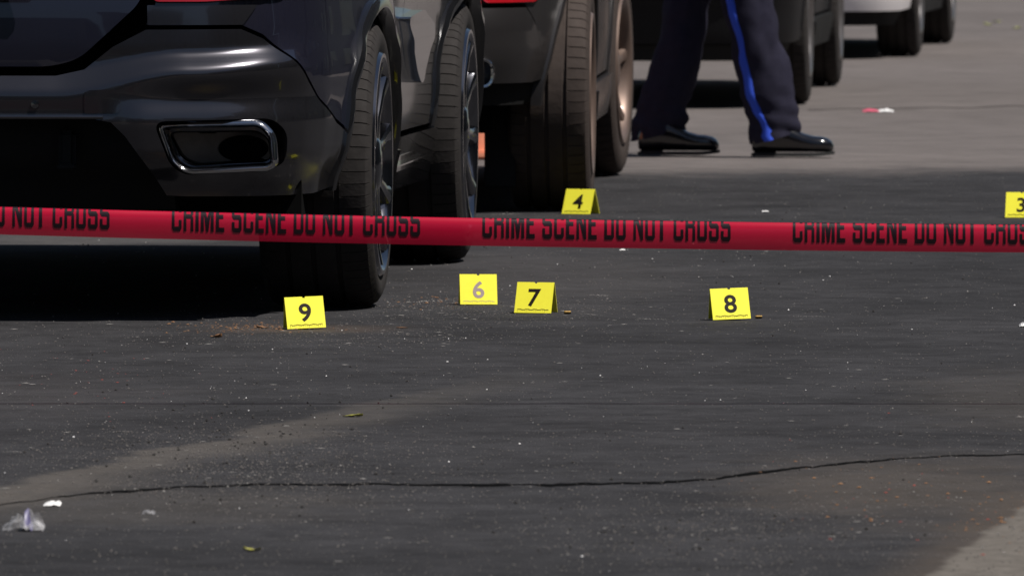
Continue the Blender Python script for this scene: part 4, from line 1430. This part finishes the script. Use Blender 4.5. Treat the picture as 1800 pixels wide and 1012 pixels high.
# ------------------------------------------------------------------ traffic cone glimpsed under the second car
cx_, cy_ = gp(845, 281)
cone = empty('traffic_cone', (cx_ + 0.02, cy_ + 0.16, 0.004), R(12))
tag(cone, 'orange traffic cone glimpsed under the charcoal car', 'cone')
bm = bmesh.new(); bm_box(bm, (0, 0, 0.015), (0.36, 0.36, 0.03), None, 0.008); from_bm('base', bm, 'orange', cone)
V, F = [], []
pf_ = [(0.13, 0.03), (0.125, 0.05), (0.022, 0.68), (0.02, 0.70), (0.0005, 0.70)]
for i in range(32):
    a = 2 * math.pi * i / 32
    for r_, z_ in pf_: V.append((r_ * math.cos(a), r_ * math.sin(a), z_))
for i in range(32):
    for j in range(len(pf_) - 1):
        p, q = i * len(pf_), ((i + 1) % 32) * len(pf_)
        F.append((p + j, q + j, q + j + 1, p + j + 1))
mesh('cone_body', V, F, 'orange', cone, True)
V, F = [], []
for i in range(32):
    a = 2 * math.pi * i / 32
    for r_, z_ in ((0.0775, 0.36), (0.057, 0.48)): V.append((r_ * math.cos(a), r_ * math.sin(a), z_))
for i in range(32):
    p, q = 2 * i, 2 * ((i + 1) % 32)
    F.append((p, q, q + 1, p + 1))
mesh('reflective_band', V, F, 'white_band', cone, True)


# ------------------------------------------------------------------ litter
def casing(px, py, yaw, lab):
    x, y = gp(px, py)
    pf_ = [(0.0, 0.0005), (0.0, 0.0075), (0.002, 0.0075), (0.0025, 0.0062), (0.004, 0.0062), (0.0045, 0.0072), (0.021, 0.0068), (0.027, 0.0066), (0.027, 0.0056), (0.006, 0.0054), (0.006, 0.0005)]
    V, F = lathe_x(pf_, 20)
    o = mesh('cartridge_casing', V, F, 'brass', None, True, 30)
    o.location = (x, y, 0.0048)
    o.scale = (0.62, 0.62, 0.62)
    o.rotation_euler = (0, 0, R(yaw))
    tag(o, lab, 'casing', 'spent brass casings beside the markers')


casing(992, 552, 12, 'spent brass casing lying between the clustered markers and the pale scrapes')
casing(1328, 560, 8, 'spent brass casing lying to the right of the lone marker on open asphalt')


def leaf_obj(name, px, py, size, m, lab, cat, seed, curl=0.4, grp=None):
    rr = random.Random(seed)
    x, y = gp(px, py)
    V, F = [], []
    nu_, nv_ = 10, 6
    for i in range(nu_ + 1):
        f = i / nu_
        w = 0.38 * math.sin(math.pi * min(1, f * 1.02)) ** 0.8 * (1 + 0.25 * math.sin(f * 19 + seed)) * size
        for j in range(nv_ + 1):
            g = j / nv_ * 2 - 1
            z = size * curl * (0.5 * g * g * (0.6 + 0.4 * math.sin(3 * f + seed)) + 0.35 * (f - 0.5) ** 2 + 0.10 * noise.noise((f * 4, g * 3, seed)))
            V.append(((f - 0.5) * size, g * w, z))
    for i in range(nu_):
        for j in range(nv_):
            a = i * (nv_ + 1) + j
            F.append((a, a + 1, a + nv_ + 2, a + nv_ + 1))
    zmin = min(v[2] for v in V)
    V = [(a, b, c - zmin) for a, b, c in V]
    o = mesh(name, V, F, m, None, True, 60)
    o.location = (x, y, 0.001)
    o.rotation_euler = (0, 0, rr.uniform(-0.5, 0.5))
    tag(o, lab, cat, grp)
    return o


leaf_obj('fallen_leaf', 443, 968, 0.032, 'green_leaf', 'curled yellow green leaf alone on the nearest asphalt', 'leaf', 3, 0.6)
leaf_obj('fallen_leaf', 380, 594, 0.030, 'brown_leaf', 'crumpled brown leaf left of marker 9', 'leaf', 5, 0.6)
leaf_obj('fallen_leaf', 462, 577, 0.034, 'brown_leaf', 'flat dry brown leaf just left of marker 9', 'leaf', 8, 0.3)
leaf_obj('fallen_leaf', 620, 732, 0.045, 'green_leaf', 'dry twig-like leaf on the dusty trail', 'leaf', 11, 0.25)
leaf_obj('fallen_leaf', 707, 577, 0.03, 'brown_leaf', 'reddish brown leaf sliver between markers 9 and 6', 'leaf', 13, 0.12)
for k, (a, b) in enumerate(((1737, 45), (1752, 40), (1786, 51))):
    leaf_obj('fallen_leaf', a, b, 0.05, 'far_leaf', ('leftmost', 'middle', 'rightmost')[k] + ' of three lime green leaves on the far road', 'leaf', 21 + k, 0.5, 'lime leaves on the far road')


def crumple(name, px, py, sx, sy, sz, m, lab, cat, seed, n=14):
    x, y = gp(px, py)
    V, F = [], []
    for i in range(n + 1):
        for j in range(n + 1):
            a, b = i / n * 2 - 1, j / n * 2 - 1
            h = max(0, 1 - (abs(a) ** 2.2 + abs(b) ** 2.2) * 0.7)
            z = sz * (h * (0.55 + 0.9 * noise.noise((a * 2.1, b * 2.1, seed))) + 0.35 * abs(noise.noise((a * 5, b * 5, seed))))
            V.append((a * sx + 0.12 * sx * noise.noise((a * 3, b * 3, seed + 9)), b * sy + 0.12 * sy * noise.noise((a * 3, b * 3, seed + 5)), max(z, 0)))
    for i in range(n):
        for j in range(n):
            a = i * (n + 1) + j
            F.append((a, a + n + 1, a + n + 2, a + 1))
    o = mesh(name, V, F, m, None, True, 50)
    o.location = (x, y, 0.001)
    tag(o, lab, cat)
    return o


wr_ = crumple('plastic_wrapper', 42, 932, 0.038, 0.05, 0.038, 'film', 'crumpled clear plastic wrapper at the near left', 'wrapper', 4)
cr = crumple('colour_print', 42, 932, 0.011, 0.03, 0.046, 'print_tint', None, None, 6, 6)
cr.parent = wr_; cr.location = (0.006, 0.004, 0.0)
crumple('paper_scrap', 93, 887, 0.016, 0.05, 0.008, 'white_bit', 'bent white paper scrap beside the crack at left', 'scrap', 2, 8)
crumple('plastic_scrap', 262, 903, 0.012, 0.03, 0.010, 'film', 'small clear plastic scrap near the crack', 'scrap', 12, 8)
crumple('candy_wrapper', 1530, 196, 0.032, 0.12, 0.012, 'pink', 'pink wrapper scrap on the far pale road', 'wrapper', 15, 8)
crumple('paper_scrap', 1557, 196, 0.03, 0.12, 0.012, 'white_bit', 'pale scrap next to the pink wrapper', 'scrap', 17, 8)
crumple('paper_scrap', 1797, 574, 0.008, 0.03, 0.012, 'white_bit', 'bright white scrap at the right edge of the road', 'scrap', 19, 8)
crumple('paper_scrap', 1094, 440, 0.009, 0.02, 0.004, 'white_bit', 'small white scrap just under the tape', 'scrap', 23, 8)
crumple('paper_scrap', 1345, 372, 0.011, 0.03, 0.003, 'white_bit', 'small pale scrap between markers 4 and 3', 'scrap', 25, 8)


def scatter(name, lab, cat, m, N, size, regions, seed, flat=0.8):
    rr = random.Random(seed)
    V, F = [], []
    base = [(1, 0, 0), (-1, 0, 0), (0, 1, 0), (0, -1, 0), (0, 0, 1), (0, 0, -0.6)]
    tri = [(0, 2, 4), (2, 1, 4), (1, 3, 4), (3, 0, 4), (2, 0, 5), (1, 2, 5), (3, 1, 5), (0, 3, 5)]
    for _ in range(N):
        reg = rr.choices(regions, weights=[r_[4] for r_ in regions])[0]
        if len(reg) > 5:      # gaussian cluster in photo pixels
            px, py = rr.gauss(reg[0], reg[2]), rr.gauss(reg[1], reg[3])
            if py < 300: continue
            x, y = gp(px, py)
        else:                 # even spread on the ground (x0, x1, y0, y1)
            x, y = rr.uniform(reg[0], reg[1]), rr.uniform(reg[2], reg[3])
        s = size[0] * (size[1] / size[0]) ** (rr.random() ** 2.2)
        a = rr.uniform(0, 6.28)
        b = len(V)
        jit = [(p[0] * rr.uniform(0.6, 1.3), p[1] * rr.uniform(0.6, 1.3), p[2] * rr.uniform(0.6, 1.2)) for p in base]
        for p in jit:
            V.append((x + s * (p[0] * math.cos(a) - p[1] * math.sin(a)), y + s * (p[0] * math.sin(a) + p[1] * math.cos(a)), 0.0005 + s * flat * (p[2] + 0.35)))
        F += [tuple(i + b for i in t) for t in tri]
    o = mesh(name, V, F, m)
    tag(o, lab, cat, None, 'stuff')
    return o


scatter('pale_gravel', 'pale grit and pebbles strewn over the asphalt', 'grit', 'pale_stone', 1300, (0.0009, 0.0036),
        [(-1.3, 1.4, 21.3, 42, 5), (450, 835, 170, 45, 2, 1), (1230, 925, 170, 40, 1.1, 1), (250, 690, 220, 60, 1.2, 1), (1000, 440, 200, 50, 1.0, 1), (760, 530, 60, 8, 0.5, 1), (1570, 900, 90, 40, .6, 1)], 31)
scatter('dark_gravel', 'dark grit strewn over the asphalt', 'grit', 'dark_stone', 1300, (0.0012, 0.0052),
        [(-1.3, 1.4, 21.3, 40, 4), (420, 800, 130, 50, 2, 1), (1260, 950, 160, 40, 1.2, 1), (420, 740, 120, 40, 1.2, 1)], 32)
scatter('asphalt_grain', 'loose grey stone grain over the whole road surface', 'grit', 'grain', 20000, (0.0010, 0.0030), [(-1.05, 1.1, 21.2, 26, 5), (-1.3, 1.4, 26, 34, 4), (-0.3, 1.7, 34, 43, 2), (430, 835, 180, 40, 2, 1), (1230, 930, 160, 40, 1.2, 1), (850, 545, 130, 14, 1.0, 1), (560, 590, 200, 16, 1.0, 1), (330, 790, 200, 30, 1.2, 1)], 41)
scatter('white_grit', 'bright white specks of grit on the asphalt', 'grit', 'white_bit', 130, (0.0012, 0.0036), [(-1.3, 1.4, 21.3, 38, 4), (420, 640, 200, 50, 1, 1), (1000, 700, 200, 80, 1, 1)], 33)
scatter('flat_flecks', 'flat pale flecks and flakes stuck to the asphalt', 'litter', 'scuff', 620, (0.002, 0.011), [(-1.2, 1.3, 21.5, 40, 5), (250, 650, 220, 60, 2, 1), (760, 540, 90, 12, 1.6, 1), (1050, 550, 160, 14, 1.2, 1), (560, 590, 160, 12, 1.2, 1), (350, 800, 150, 35, 1.2, 1), (1500, 700, 160, 60, 1, 1), (1500, 900, 160, 50, 1, 1)], 43, 0.10)
scatter('red_litter', 'reddish flecks of litter on the asphalt at left', 'litter', 'red_bit', 60, (0.002, 0.006), [(150, 680, 110, 35, 3, 1), (1570, 860, 120, 60, 1, 1)], 34, 0.25)
scatter('leaf_litter', 'brown leaf crumbs by the near tyre', 'litter', 'brown_leaf', 420, (0.0015, 0.007), [(430, 575, 60, 5, 3, 1), (760, 532, 50, 6, 1, 1), (1740, 905, 40, 25, 1, 1), (1500, 870, 130, 40, 1, 1)], 35, 0.4)


# pale scrapes on the asphalt
def scrape(pxa, pxb, w, seed):
    a, b = gp(*pxa), gp(*pxb)
    rr = random.Random(seed)
    V, F = [], []
    n = 40
    for i in range(n):
        f0, f1 = i / n, (i + rr.uniform(0.3, 1.0)) / n
        if rr.random() < 0.25: continue
        dy = w * rr.uniform(-0.6, 0.6)
        ww = w * rr.uniform(0.15, 0.55) * math.sin(math.pi * (i + 0.5) / n)
        k = len(V)
        for f, s_ in ((f0, -1), (f1, -1), (f1, 1), (f0, 1)):
            V.append((a[0] + (b[0] - a[0]) * f, a[1] + (b[1] - a[1]) * f + dy + s_ * ww, 0.0014))
        F.append((k, k + 1, k + 2, k + 3))
    o = mesh('road_scrape', V, F, 'scuff')
    o['kind'] = 'structure'


for i, (a, b, w) in enumerate((((1115, 561), (1180, 562), 0.04), ((1035, 519), (1075, 521), 0.05), ((695, 534), (800, 527), 0.07), ((940, 372), (992, 369), 0.12), ((0, 794), (50, 795), 0.03), ((190, 759), (235, 759), 0.03),
                               ((1380, 556), (1460, 557), 0.03), ((1240, 930), (1300, 931), 0.02), ((1020, 551), (1060, 555), 0.03), ((1000, 828), (1022, 828), 0.02), ((860, 378), (920, 376), 0.06))):
    scrape(a, b, w, 50 + i)
